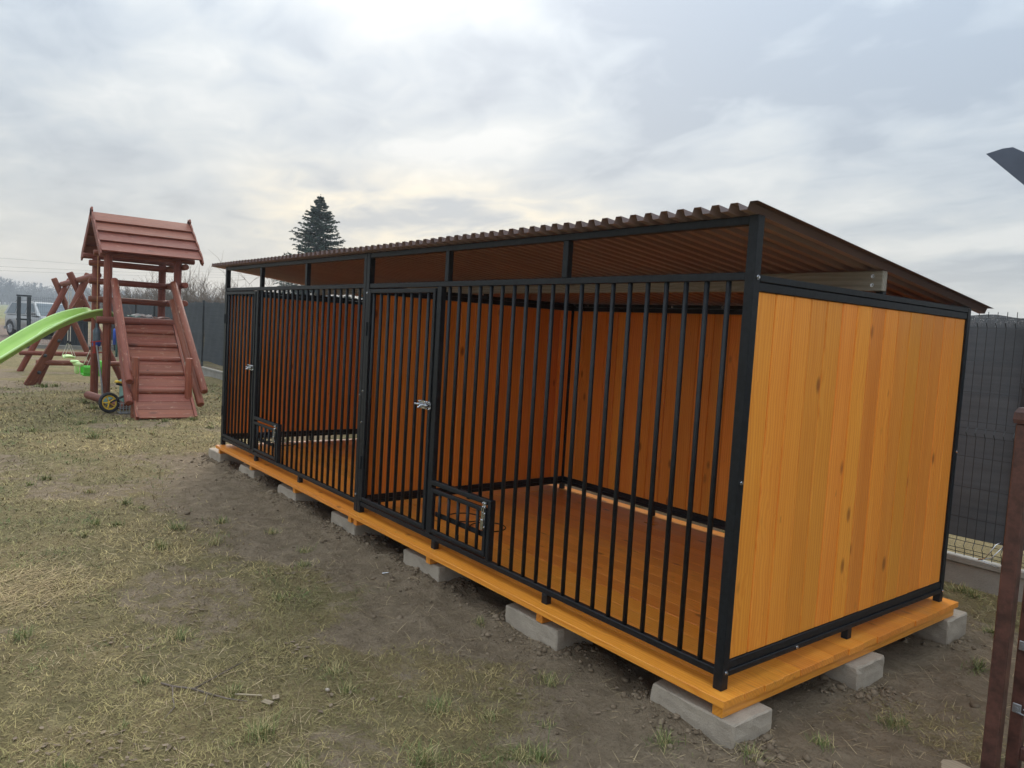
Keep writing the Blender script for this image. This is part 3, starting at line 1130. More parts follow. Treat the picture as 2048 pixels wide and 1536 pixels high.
lw.tube([(0.66, 0.607, 0.66), (0.655, 0.57, 0.655), (0.628, 0.56, 0.60), (0.60, 0.585, 0.585), (0.64, 0.605, 0.60)], 0.0018, 5)
lw.tube([(0.665, 0.607, 0.645), (0.64, 0.58, 0.60), (0.60, 0.585, 0.588), (0.66, 0.60, 0.57)], 0.0018, 5)
lw.build('tie_wire', 'chrome', gp, (0.65, 0.60, 0.62), True)

bg_ = thing('brown_mesh_gate', "brown tube-framed gate with wire mesh and bolted clips beside the gate post", 'gate', (1.2, 0.80, -0.2))
b_ = MB()
b_.box((0.690, 0.765, -0.36), (0.732, 0.807, 1.20), 0.004)
b_.box((1.75, 0.765, -0.14), (1.79, 0.807, 1.20), 0.004)
b_.box((0.732, 0.768, -0.14), (1.75, 0.804, -0.095), 0.003)
b_.box((0.732, 0.768, 1.16), (1.75, 0.804, 1.20), 0.003)
b_.build('frame', 'brownsteel', bg_, (1.2, 0.785, -0.14))
wm = MB()
for x in np.arange(0.79, 1.75, 0.05):
    wm.tube([(x, 0.762, -0.09), (x, 0.762, 1.15)], 0.0025, 4)
for z in np.arange(0.05, 1.15, 0.2):
    wm.tube([(0.732, 0.758, z), (1.75, 0.758, z)], 0.0025, 4)
wm.build('wire_mesh', 'greytube', bg_, (1.2, 0.76, 0.5))
for z in (0.045, 0.275, 0.62):
    cl_ = MB()
    cl_.box((0.697, 0.7585, z - 0.017), (0.725, 0.7645, z + 0.017), 0.002)
    cl_.tube([(0.711, 0.7585, z), (0.711, 0.7535, z)], 0.007, 6)
    cl_.tube([(0.711, 0.757, z - 0.012), (0.79, 0.757, z - 0.02), (0.792, 0.757, z - 0.10)], 0.0028, 5)
    cl_.build('clip', 'greytube', bg_, (0.72, 0.76, z))

st = MB()
q0 = onz(1918, 1540, -0.14)
seg = 18
rs = [0.062 + 0.006 * math.sin(3 * t) + 0.003 * math.sin(7 * t) for t in np.linspace(0, 2 * math.pi, seg, endpoint=False)]
for z, k in ((-0.30, 1.0), (-0.145, 1.0), (-0.139, 0.95)):
    st.v += [(q0[0] + rs[j] * k * math.cos(2 * math.pi * j / seg), q0[1] + rs[j] * k * math.sin(2 * math.pi * j / seg), z) for j in range(seg)]
for i_ in range(2):
    st.f += [(i_ * seg + j, i_ * seg + (j + 1) % seg, (i_ + 1) * seg + (j + 1) % seg, (i_ + 1) * seg + j) for j in range(seg)]
st.f += [tuple(range(seg - 1, -1, -1)), tuple(2 * seg + j for j in range(seg))]
tag(st.build('log_stump', 'stump', None, (q0[0], q0[1], -0.2)), "small pale sawn log stump in the grass by the brown gate post", 'stump')

# tilted metal awning on a post just outside the picture
aw = thing('metal_awning', "dark slate metal awning tip reaching into the sky above the fence", 'awning', (0.80, 1.6, -0.2))
prof = [(0.155, 2.222), (0.222, 2.236), (0.262, 2.236), (0.80, 1.90), (0.80, 1.60)]
b_ = MB()
for y in (1.48, 1.72):
    b_.v += [(x, y, z) for x, z in prof]
n = len(prof)
b_.f = [tuple(range(n)), tuple(range(2 * n - 1, n - 1, -1))] + [(i_, n + i_, n + (i_ + 1) % n, (i_ + 1) % n) for i_ in range(n)]
b_.build('awning_sheet', 'slate', aw, (0.5, 1.6, 1.9))
MB().box((0.80, 1.55, -0.4), (0.87, 1.65, 1.90), 0.004).build('support_post', 'slate', aw, (0.83, 1.6, -0.2))

# ------------------------------------------------------------------ playground
X0, X1, YL, YR = -11.30, -12.30, -0.12, 0.88
pg = thing('play_tower', "red-brown timber play tower with ramp, green slide and swing beam", 'play tower', (-11.8, 0.4, -0.2))
RW = 'redwood'
for x in (X0, X1):
    for y in (YL, YR):
        log('post', (x, y, -0.35), (x, y, 2.10), 0.060, RW, pg)
log('beam', (X0 + 0.085, YL - 0.16, 1.10), (X0 + 0.085, YR + 0.12, 1.10), 0.056, RW, pg)
log('beam', (X1 - 0.085, YL - 0.16, 1.10), (X1 - 0.085, YR + 0.14, 1.10), 0.052, RW, pg)
for k in range(8):
    x = X0 - 0.03 - k * 0.122
    board('deck_board', (x, YL - 0.05, 1.145), (x, YR + 0.05, 1.145), 0.115, 0.024, RW, pg)
for z in (2.00, 1.71, 1.42):
    log('rail', (X1 + 0.085, YL - 0.12, z), (X1 + 0.085, YR + 0.16, z), 0.050, RW, pg)
    log('rail', (X1 - 0.15, YR + 0.085, z + 0.01), (X0 + 0.16, YR + 0.085, z + 0.01), 0.048, RW, pg)
# top plates under the roof
log('beam', (X0, YL - 0.2, 2.11), (X0, YR + 0.25, 2.11), 0.045, RW, pg)
log('beam', (X1, YL - 0.2, 2.11), (X1, YR + 0.25, 2.11), 0.045, RW, pg)
# roof: lapped boards on both slopes, wavy barge boards at the ends
RY0, RY1 = -0.27, 1.15
rz, ez = 2.74, 2.10
xm = (X0 + X1) / 2
ridge = log('ridge_beam', (xm, RY0 + 0.05, rz - 0.05), (xm, RY1 - 0.05, rz - 0.05), 0.035, RW, pg)
for sgn in (1, -1):
    xe = xm + sgn * 0.80
    sl_ = Vector((xe - xm, 0, ez - rz))
    ang = math.atan2(sl_.z, sl_.x)
    for k in range(4):
        t = (k + 0.5) / 4
        c_ = Vector((xm, (RY0 + RY1) / 2, rz)) + sl_ * t
        nrm = Vector((-sl_.z * sgn, 0, abs(sl_.x))).normalized()
        c_ = c_ + nrm * 0.034
        tilt = -rad(7) * sgn
        xax = Vector((0, 1, 0))
        d_ = sl_.normalized()
        q = Matrix.Rotation(tilt, 3, 'Y') @ d_
        y_ = Vector((q.x, q.y, q.z))
        z_ = xax.cross(y_)
        Rm = Matrix(((xax.x, y_.x, z_.x), (xax.y, y_.y, z_.y), (xax.z, y_.z, z_.z)))
        obj('roof_board', boxmesh('roof_board', RY1 - RY0, 0.282, 0.024, 0.003, RW), None, pg, c_, Rm)
    for yy in (RY0 - 0.012, RY1 + 0.012):
        # wavy barge board: outline along the slope
        L = sl_.length
        n = 40
        up, dn = [], []
        for i_ in range(n + 1):
            s_ = -0.10 + (L + 0.17) * i_ / n
            wv = 0.012 * abs(math.sin(s_ * math.pi / (L / 4)))
            endf = min(1.0, min(i_, n - i_) / 3.0)
            up.append((s_, 0.055 * (0.5 + 0.5 * endf) + wv))
            dn.append((s_, -0.055 * (0.5 + 0.5 * endf)))
        v_, f_ = [], []
        d_ = sl_.normalized()
        nrm = Vector((-sl_.z * sgn, 0, abs(sl_.x))).normalized()
        for th in (-0.011, 0.011):
            for (s_, h_) in up + dn:
                p_ = Vector((xm, yy, rz)) + d_ * s_ + nrm * (h_ + 0.01) + Vector((0, th, 0))
                v_.append(p_)
        m2 = len(up)
        N = 2 * m2
        for i_ in range(n):
            f_ += [(i_, i_ + 1, m2 + i_ + 1, m2 + i_), (N + i_, N + m2 + i_, N + m2 + i_ + 1, N + i_ + 1),
                   (i_, N + i_, N + i_ + 1, i_ + 1), (m2 + i_, m2 + i_ + 1, N + m2 + i_ + 1, N + m2 + i_)]
        f_ += [(0, m2, N + m2, N), (n, N + n, N + m2 + n, m2 + n)]
        o_ = (xm + sl_.x / 2, yy, (rz + ez) / 2)
        me_ = mesh('barge_board', [np.array(p_) - np.array(o_) for p_ in v_], f_)
        obj('barge_board', me_, RW, pg, o_)

# ramp
TOPC, BOTC = Vector((-11.20, 0.44, 1.06)), Vector((-9.36, 0.31, -0.175))
rd = (BOTC - TOPC)
RL = rd.length
rx = rd.normalized()
ry = Vector((0.07, 1, 0)).normalized()
ry = (ry - rx * ry.dot(rx)).normalized()
rzv = rx.cross(ry)
if rzv.z < 0:
    rzv = -rzv
RWID = 0.70


def rp(s_, c_, h_=0.0):
    return TOPC + rx * s_ + ry * c_ + rzv * h_


nb = 13
for k in range(nb):
    s_ = RL * (k + 0.5) / nb
    board('ramp_board', rp(s_, -RWID / 2), rp(s_, RWID / 2), RL / nb - 0.003, 0.022, 'ramp', pg, twist=math.atan2(-rd.z, rd.x) if False else 0.0).name
# turn the ramp boards into the ramp's plane
Rr = Matrix(((ry.x, -rx.x, rzv.x), (ry.y, -rx.y, rzv.y), (ry.z, -rx.z, rzv.z)))
if Rr.determinant() < 0:
    Rr = Matrix(((ry.x, rx.x, rzv.x), (ry.y, rx.y, rzv.y), (ry.z, rx.z, rzv.z)))
for o_ in [c for c in pg.children if c.name.startswith('ramp_board')]:
    t_ = W[o_.name].to_translation()
    reg(o_, mat4(t_, Rr))
for s_ in (0.22, 0.56, 0.91, 1.25, 1.66):
    o_ = log('ramp_rung', rp(s_, -RWID / 2 + 0.01, 0.012), rp(s_, RWID / 2 - 0.01, 0.012), 0.046, 'ramp', pg, half=True)
    reg(o_, mat4(W[o_.name].to_translation(), Rr))
for c_ in (-RWID / 2 - 0.022, RWID / 2 + 0.022):
    o_ = board('ramp_stringer', rp(-0.03, c_, -0.03), rp(RL + 0.0, c_, -0.03), 0.12, 0.04, 'ramp', pg)
    Rs = Matrix(((rx.x, rzv.x, -ry.x), (rx.y, rzv.y, -ry.y), (rx.z, rzv.z, -ry.z)))
    if Rs.determinant() < 0:
        Rs = Matrix(((rx.x, rzv.x, ry.x), (rx.y, rzv.y, ry.y), (rx.z, rzv.z, ry.z)))
    reg(o_, mat4(W[o_.name].to_translation(), Rs))
for a_, b2 in (((-11.20, -0.05, 1.72), (-9.62, -0.12, 0.30)), ((-11.18, -0.03, 1.42), (-9.58, -0.13, 0.01)),
               ((-11.20, 0.79, 1.74), (-9.60, 0.86, 0.16)), ((-11.18, 0.78, 1.46), (-9.62, 0.82, -0.03))):
    log('handrail', a_, b2, 0.054, 'ramp', pg, half=False)
for y in (-0.035, 0.665):
    log('ramp_post', (-9.70, y, -0.30), (-9.70, y, 0.64), 0.050, 'ramp', pg)
log('base_log', (-11.75, -0.30, -0.09), (-10.55, 0.02, -0.15), 0.062, RW, pg)

# slide
th = rad(28)
hd = Vector((math.sin(th), -math.cos(th), 0))
hs = Vector((math.cos(th), math.sin(th), 0))
S0 = Vector((-11.72, -0.14, 0))
prof = [(-0.215, 0.110), (-0.245, 0.110), (-0.250, 0.090), (-0.232, 0.088), (-0.200, 0.030), (-0.170, 0.0), (0, 0.0), (0.170, 0.0),
        (0.200, 0.030), (0.232, 0.088), (0.250, 0.090), (0.245, 0.110), (0.215, 0.110), (0.186, 0.036), (0.160, 0.010), (0, 0.010), (-0.160, 0.010), (-0.186, 0.036)]


def slide_z(s_):
    z = 1.155 - 1.20 * float(sst(s_, 0.02, 2.87))
    return z - 0.10 * math.exp(-((s_ + 0.08) / 0.07) ** 2)


sv_, sf_ = [], []
ns = 44
for i_ in range(ns + 1):
    s_ = -0.06 + 2.96 * i_ / ns
    for a_, h_ in prof:
        p_ = S0 + hd * s_ + hs * a_
        sv_.append((p_.x, p_.y, slide_z(s_) + h_))
k_ = len(prof)
for i_ in range(ns):
    for j in range(k_):
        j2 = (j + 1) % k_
        sf_.append((i_ * k_ + j, i_ * k_ + j2, (i_ + 1) * k_ + j2, (i_ + 1) * k_ + j))
sf_ += [tuple(range(k_ - 1, -1, -1)), tuple(ns * k_ + j for j in range(k_))]
so_ = (S0.x, S0.y, 0.5)
slide = obj('slide', mesh('slide', [np.array(p_) - np.array(so_) for p_ in sv_], sf_, True), 'green', pg, so_)
slide['label'] = "light green plastic wave slide with raised pale lines"


def ridge_line(fn, r=0.011):
    b_ = MB()
    pts = []
    for i_ in range(90):
        s_ = 0.02 + 2.8 * i_ / 89
        p_ = S0 + hd * s_ + hs * fn(s_)
        pts.append((p_.x, p_.y, slide_z(s_) + 0.012))
    b_.tube(pts, r, 6)
    b_.build('slide_ridge', 'greenlt', slide, so_, True)


ridge_line(lambda s_: 0.0)
ridge_line(lambda s_: 0.095 * math.sin(s_ * 6.2))
for sgn in (-1, 1):
    b_ = MB()
    pts = []
    for i_ in range(60):
        s_ = -0.04 + 2.9 * i_ / 59
        p_ = S0 + hd * s_ + hs * sgn * 0.231
        pts.append((p_.x, p_.y, slide_z(s_) + 0.110))
    b_.tube(pts, 0.015, 8)
    b_.build('slide_rim', 'greenlt', slide, so_, True)

# swing beam and its two A-frames
YB = 0.02
log('swing_beam', (-12.25, -0.10, 1.81), (-18.05, 0.11, 1.76), 0.055, RW, pg)
for xf, zt in ((-14.8, 1.82), (-17.9, 1.78)):
    yb = YB - 0.03 if xf > -16 else 0.10
    fb, rb = -0.72, 0.86
    kx = 0.17
    ft = Vector((xf + 0.05, yb + kx * 0.9, zt + 0.10))
    rt = Vector((xf - 0.06, yb - kx * 0.9, zt + 0.10))
    log('swing_leg', (xf + 0.05, fb, -0.30), ft, 0.062, RW, pg)
    log('swing_leg', (xf - 0.06, rb, -0.30), rt, 0.062, RW, pg)
    log('swing_brace', (xf + 0.13, fb + 0.02, 0.21), (xf + 0.13, rb - 0.05, 0.21), 0.050, RW, pg)
cb = board('climbing_board', (-14.62, -0.83, -0.22), (-14.62, 0.02, 1.42), 0.17, 0.03, 'ramp', pg)
ax_ = (Vector((0, 0.85, 1.64))).normalized()
ay_ = Vector((1, 0, 0))
az_ = ax_.cross(ay_)
Rc = Matrix(((ax_.x, ay_.x, az_.x), (ax_.y, ay_.y, az_.y), (ax_.z, ay_.z, az_.z)))
# broad face turned half towards the ramp
Rc = Rc @ Matrix.Rotation(rad(-62), 3, 'X')
reg(cb, mat4(W[cb.name].to_translation(), Rc))
ncb = Rc @ Vector((0, 0, 1))
if ncb.x < 0:
    ncb = -ncb
for t in (-0.62, -0.30, 0.05, 0.38, 0.70):
    c_ = W[cb.name].to_translation() + ax_ * t + ncb * 0.025 + (Rc @ Vector((0, 0.04 * (1 if int(t * 10) % 2 else -1), 0)))
    hb = MB()
    for rr_, hh in ((0.034, -0.012), (0.032, 0.010), (0.018, 0.026)):
        hb.v += [(rr_ * math.cos(a_) * (1.2 if i_ % 2 else 0.9), rr_ * math.sin(a_), hh) for i_, a_ in enumerate(np.linspace(0, 2 * math.pi, 8, endpoint=False))]
    for r_ in range(2):
        hb.f += [(r_ * 8 + j, r_ * 8 + (j + 1) % 8, r_ * 8 + 8 + (j + 1) % 8, r_ * 8 + 8 + j) for j in range(8)]
    hb.f += [tuple(range(7, -1, -1)), tuple(16 + j for j in range(8))]
    me_ = hb.mesh('climbing_hold', True)
    obj('climbing_hold', me_, 'cable', cb, c_, ncb.to_track_quat('Z', 'Y').to_matrix())


def swing(x, y, zb, zs, label, baby):
    s = thing('swing', label, 'swing', (x, y, zs))
    for dy in (-0.0, ):
        pass
    for dx in (-0.17, 0.17):
        b_ = MB()
        b_.tube([(x + dx, y, zb - 0.02), (x + dx, y - 0.03, zb - 0.07), (x + dx, y, zb - 0.13), (x + dx, y + 0.03, zb - 0.07), (x + dx, y, zb - 0.02)], 0.006, 6)
        b_.build('carabiner', 'chrome', s, (x + dx, y, zb - 0.08))
        b_ = MB()
        b_.tube([(x + dx, y, zb - 0.13), (x + dx, y, zs + 0.30)], 0.0085, 6)
        b_.tube([(x + dx, y, zs + 0.30), (x + dx * 1.05, y - 0.10, zs + 0.02)], 0.006, 6)
        b_.tube([(x + dx, y, zs + 0.30), (x + dx * 1.05, y + 0.10, zs + 0.02)], 0.006, 6)
        b_.build('rope', 'rope', s, (x + dx, y, (zb + zs) / 2))
        MB().box((x + dx - 0.022, y - 0.022, zs + 0.28), (x + dx + 0.022, y + 0.022, zs + 0.34), 0.006).build('rope_clip', 'rubber', s, (x + dx, y, zs + 0.31))
    b_ = MB()
    if not baby:
        v_, f_ = [], []
        for i_ in range(9):
            yy = -0.09 + 0.18 * i_ / 8
            for j in range(9):
                xx = -0.21 + 0.42 * j / 8
                v_.append((x + xx, y + yy, zs + 0.02 + 0.03 * (xx / 0.21) ** 2 - 0.015 * (yy / 0.09) ** 2))
        n_ = len(v_)
        v_ += [(a_, b2, c2 - 0.035) for a_, b2, c2 in v_]
        for i_ in range(8):
            for j in range(8):
                q = i_ * 9 + j
                f_ += [(q, q + 1, q + 10, q + 9), (n_ + q, n_ + q + 9, n_ + q + 10, n_ + q + 1)]
        for j in range(8):
            f_ += [(j, n_ + j, n_ + j + 1, j + 1), (72 + j, 73 + j, n_ + 73 + j, n_ + 72 + j),
                   (j * 9, j * 9 + 9, n_ + j * 9 + 9, n_ + j * 9), (j * 9 + 8, n_ + j * 9 + 8, n_ + j * 9 + 17, j * 9 + 17)]
        b_.add(v_, f_)
        b_.build('seat', 'greenlt', s, (x, y, zs), True)
    else:
        b_.box((x - 0.17, y - 0.16, zs - 0.17), (x + 0.17, y + 0.16, zs - 0.13), 0.015)
        b_.box((x - 0.17, y + 0.125, zs - 0.13), (x + 0.17, y + 0.16, zs + 0.10), 0.014)
        b_.box((x - 0.175, y - 0.16, zs - 0.13), (x - 0.145, y + 0.125, zs + 0.0), 0.012)
        b_.box((x + 0.145, y - 0.16, zs - 0.13), (x + 0.175, y + 0.125, zs + 0.0), 0.012)
        b_.build('seat', 'toygreen', s, (x, y, zs))
        b_ = MB()
        b_.tube([(x - 0.19, y - 0.18, zs + 0.03), (x - 0.06, y - 0.25, zs + 0.04), (x + 0.06, y - 0.25, zs + 0.04), (x + 0.19, y - 0.18, zs + 0.03)], [0.03, 0.045, 0.045, 0.03], 10)
        b_.box((x - 0.04, y - 0.27, zs - 0.14), (x + 0.04, y - 0.20, zs + 0.02), 0.015)
        b_.box((x - 0.10, y - 0.33, zs + 0.05), (x + 0.10, y - 0.20, zs + 0.10), 0.02)
        b_.build('safety_bar', 'greenlt', s, (x, y - 0.2, zs), True)
    return s


swing(-16.3, 0.04, 1.72, 0.22, "pale green flat swing seat hanging between the two A-frames", False)
swing(-13.5, 0.03, 1.755, 0.24, "bright green toddler bucket swing hanging beside the tower posts", True)

# hanging punch bottle, scooter, balance bike, toys under the tower
hb_ = thing('hanging_bottle', "smoky water bottle with blue base hanging on a cord from the tower roof", 'bottle', (-11.45, -0.235, 0.68))
MB().tube([(-11.45, -0.235, 2.10), (-11.45, -0.235, 1.04)], 0.006, 6).build('cord', 'orangerope', hb_, (-11.45, -0.235, 1.5))
b_ = MB()
pr_ = [(0.012, 1.06), (0.018, 1.02), (0.018, 0.985), (0.030, 0.965), (0.050, 0.93), (0.054, 0.90), (0.052, 0.86), (0.054, 0.80), (0.054, 0.76)]
b_.tube([(-11.45, -0.235, z) for r_, z in pr_], [r_ for r_, z in pr_], 16)
b_.build('bottle_body', 'bottle', hb_, (-11.45, -0.235, 0.76), True)
b_ = MB()
b_.tube([(-11.45, -0.235, z) for z in (0.772, 0.765, 0.70, 0.69)], [0.056, 0.061, 0.061, 0.05], 16)
b_.build('blue_base', 'bluelid', hb_, (-11.45, -0.235, 0.69), True)

sc = thing('kick_scooter', "child's scooter with red handlebar leaning on the tower post", 'scooter', (-11.05, -0.17, -0.2))
q1, q2 = onx(193, 690, -11.33), onx(204, 772, -11.20)
b_ = MB()
b_.tube([q1, q2, (q2[0], q2[1] + 0.01, -0.08)], 0.013, 8)
b_.build('stem', 'greytube', sc, q2)
b_ = MB()
b_.tube([(q1[0] - 0.02, q1[1] - 0.08, q1[2] + 0.04), (q1[0], q1[1] + 0.05, q1[2] + 0.06), (q1[0] + 0.02, q1[1] + 0.17, q1[2] + 0.05)], 0.010, 8)
b_.tube([(q1[0], q1[1] - 0.03, q1[2] + 0.05), (q1[0], q1[1] - 0.03, q1[2] - 0.13)], 0.016, 8)
b_.tube([(q1[0] + 0.01, q1[1] + 0.12, q1[2] + 0.05), (q1[0] + 0.01, q1[1] + 0.12, q1[2] - 0.12)], 0.014, 8)
b_.tube([(q1[0] + 0.01, q1[1] - 0.06, q1[2] - 0.12), (q1[0] + 0.01, q1[1] + 0.14, q1[2] - 0.11)], 0.009, 8)
b_.build('handlebar', 'redplastic', sc, q1)


def wheel(parent, c_, axis, R_, tyre_r, rim_mat, tyre_mat, spokes=5, hubr=0.02):
    """tyre torus, rim ring and spokes: wheel mesh is the tyre, rim its child"""
    ax = Vector(axis).normalized()
    u_ = Vector((0, 0, 1)) if abs(ax.z) < 0.9 else Vector((1, 0, 0))
    a_ = (u_ - ax * u_.dot(ax)).normalized()
    b2 = ax.cross(a_)
    c_ = Vector(c_)

    def torus(rm, rr, n1=36, n2=10, fl=1.0):
        v_, f_ = [], []
        for i_ in range(n1):
            t = 2 * math.pi * i_ / n1
            rdv = a_ * math.cos(t) + b2 * math.sin(t)
            for j in range(n2):
                p_ = 2 * math.pi * j / n2
                v_.append(c_ + rdv * (rm + rr * math.cos(p_)) + ax * rr * fl * math.sin(p_))
        for i_ in range(n1):
            for j in range(n2):
                i2, j2 = (i_ + 1) % n1, (j + 1) % n2
                f_.append((i_ * n2 + j, i2 * n2 + j, i2 * n2 + j2, i_ * n2 + j2))
        return v_, f_
    t_ = MB().add(*torus(R_ - tyre_r, tyre_r)).build('wheel', tyre_mat, parent, c_, True)
    r_ = MB().add(*torus(R_ - 2 * tyre_r - 0.004, 0.012, fl=1.2))
    for k in range(spokes):
        t = 2 * math.pi * k / spokes + 0.3
        rdv = a_ * math.cos(t) + b2 * math.sin(t)
        r_.tube([c_ + rdv * 0.012, c_ + rdv * (R_ - 2 * tyre_r)], [0.011, 0.009], 8)
    r_.tube([c_ - ax * 0.028, c_ + ax * 0.028], hubr, 12)
    r_.build('rim', rim_mat, t_, c_, True)
    return t_


bk = thing('balance_bike', "black balance bike with yellow wheel rims and yellow saddle beside the ramp", 'balance bike', (-10.2, -0.05, -0.2))
wc = onz(218, 826, -0.2)
wc = Vector((float(wc[0]), float(wc[1]), -0.2 + 0.148))
bd = Vector((-0.25, 0.97, 0.0)).normalized()
bn = Vector((bd.y, -bd.x, 0)) + Vector((0, 0, 0.16))
wheel(bk, wc, bn, 0.148, 0.024, 'yellow', 'rubber')
wc2 = wc + bd * 0.56
wheel(bk, wc2, bn, 0.148, 0.024, 'yellow', 'rubber')
b_ = MB()
off = bn.normalized() * 0.036
hd1 = wc + bd * 0.24 + Vector((0, 0, 0.10))
for s_ in (-1, 1):
    b_.tube([wc + off * s_, wc + bd * 0.12 + Vector((0, 0, 0.055)) + off * s_, hd1], [0.012, 0.013, 0.016], 8)
b_.tube([hd1, wc2 - bd * 0.14 + Vector((0, 0, 0.16)), wc2 - bd * 0.08 + Vector((0, 0, 0.34))], 0.016, 8)
for s_ in (-1, 1):
    b_.tube([wc2 + off * s_, wc2 - bd * 0.08 + Vector((0, 0, 0.32)) + off * s_ * 0.6], 0.011, 8)
b_.build('frame', 'rubber', bk, hd1, True)
b_ = MB()
b_.tube([wc2 - bd * 0.09 + Vector((0, 0, 0.36)), wc2 - bd * 0.10 + Vector((0, 0, 0.44))], 0.013, 8)
b_.tube([wc2 - bd * 0.10 + Vector((0, 0, 0.44)) - off * 5, wc2 - bd * 0.10 + Vector((0, 0, 0.44)) + off * 5], 0.012, 8)
b_.build('handlebar', 'rubber', bk, wc2, True)
b_ = MB()
b_.tube([hd1, hd1 - bd * 0.04 + Vector((0, 0, 0.15))], 0.012, 8)
b_.build('seat_post', 'greytube', bk, hd1)
sd_ = hd1 - bd * 0.04 + Vector((0, 0, 0.17))
v_, f_ = [], []
for i_ in range(9):
    t = i_ / 8
    wv = 0.062 - 0.035 * t
    for (a_, h_) in ((-1, 0.0), (-0.75, 0.022), (0, 0.030), (0.75, 0.022), (1, 0.0), (0, -0.012)):
        p_ = sd_ + bd * (-0.11 + 0.26 * t) + bn.normalized() * a_ * wv + Vector((0, 0, h_ + 0.035 * (2 * t - 0.8) ** 2))
        v_.append(p_)
for i_ in range(8):
    f_ += [(i_ * 6 + j, (i_ + 1) * 6 + j, (i_ + 1) * 6 + (j + 1) % 6, i_ * 6 + (j + 1) % 6) for j in range(6)]
f_ += [tuple(range(6)), tuple(53 - j for j in range(6))]
MB().add(v_, f_).build('saddle', 'yellow', bk, sd_, True)
b_ = MB()
b_.tube([sd_ - bd * 0.10 + Vector((0, 0, 0.010)), sd_ + Vector((0, 0, -0.016)), sd_ + bd * 0.14 + Vector((0, 0, 0.02))], [0.03, 0.035, 0.02], 8)
b_.build('saddle_base', 'rubber', bk, sd_, True)

tb = thing('toy_house', "pale teal plastic toy house with dark green side under the tower", 'toy house', (-11.0, 0.17, -0.2))
b_ = MB()
b_.box((-11.10, 0.03, -0.21), (-10.86, 0.30, 0.17), 0.012)
th_ = b_.build('wall', 'teal', tb, (-10.98, 0.16, -0.2))
b_ = MB()
b_.add([(-11.14, 0.0, 0.172), (-10.83, 0.0, 0.172), (-10.83, 0.33, 0.172), (-11.14, 0.33, 0.172), (-11.10, 0.05, 0.215), (-10.86, 0.05, 0.215), (-10.86, 0.28, 0.215), (-11.10, 0.28, 0.215)],
       [(0, 3, 2, 1), (4, 5, 6, 7), (0, 1, 5, 4), (1, 2, 6, 5), (2, 3, 7, 6), (3, 0, 4, 7)])
b_.build('roof', 'teal', tb, (-10.98, 0.16, 0.17))
MB().box((-10.859, 0.085, 0.02), (-10.852, 0.175, 0.12), 0.002).build('window', 'rubber', th_, (-10.855, 0.13, 0.06))
MB().box((-11.08, 0.3005, -0.19), (-10.87, 0.345, 0.16), 0.006).build('side_shutter', 'darkteal', tb, (-10.98, 0.32, 0.0))
b_ = MB()
b_.tube([(-11.0, -0.12, -0.09), (-10.94, -0.12, -0.09)], 0.085, 18)
b_.tube([(-10.94, -0.12, -0.09), (-10.925, -0.12, -0.09)], [0.045, 0.03], 12)
b_.build('wheel', 'teal', sc, (-10.97, -0.12, -0.09))

bs_ = thing('wire_basket', "small grey wire basket on the grass beneath the ramp", 'basket', (-9.95, 0.0, -0.2))
q0 = onz(256, 826, -0.2)
b_ = MB()
for z in (-0.19, -0.12, -0.05):
    b_.tube([(q0[0] - 0.10, q0[1] - 0.12, z), (q0[0] + 0.08, q0[1] - 0.12, z), (q0[0] + 0.08, q0[1] + 0.12, z), (q0[0] - 0.10, q0[1] + 0.12, z), (q0[0] - 0.10, q0[1] - 0.12, z)], 0.005, 5)
for t in np.linspace(0, 1, 7):
    for sx in (-0.10, 0.08):
        b_.tube([(q0[0] + sx, q0[1] - 0.12 + 0.24 * t, -0.2), (q0[0] + sx, q0[1] - 0.12 + 0.24 * t, -0.05)], 0.004, 5)
b_.build('wire_frame', 'greytube', bs_, q0)
MB().box((q0[0] - 0.095, q0[1] - 0.115, -0.205), (q0[0] + 0.075, q0[1] + 0.115, -0.196)).build('base', 'cartrim', bs_, q0)

q0 = onx(229.5, 657, -24.0)
sp_ = thing('garden_stake', "blue and green plastic garden stake standing in the grass behind the tower", 'stake', (q0[0], q0[1], -0.2))
MB().tube([(q0[0], q0[1], q0[2]), (q0[0], q0[1], q0[2] - 0.05), (q0[0], q0[1], 0.18)], [0.02, 0.045, 0.05], 10).build('blue_sleeve', 'bluelid', sp_, (q0[0], q0[1], 0.2), True)
MB().tube([(q0[0], q0[1] + 0.06, q0[2] - 0.12), (q0[0], q0[1] + 0.06, -0.3)], [0.03, 0.035], 8).build('green_rod', 'darkteal', sp_, (q0[0], q0[1] + 0.06, -0.2), True)
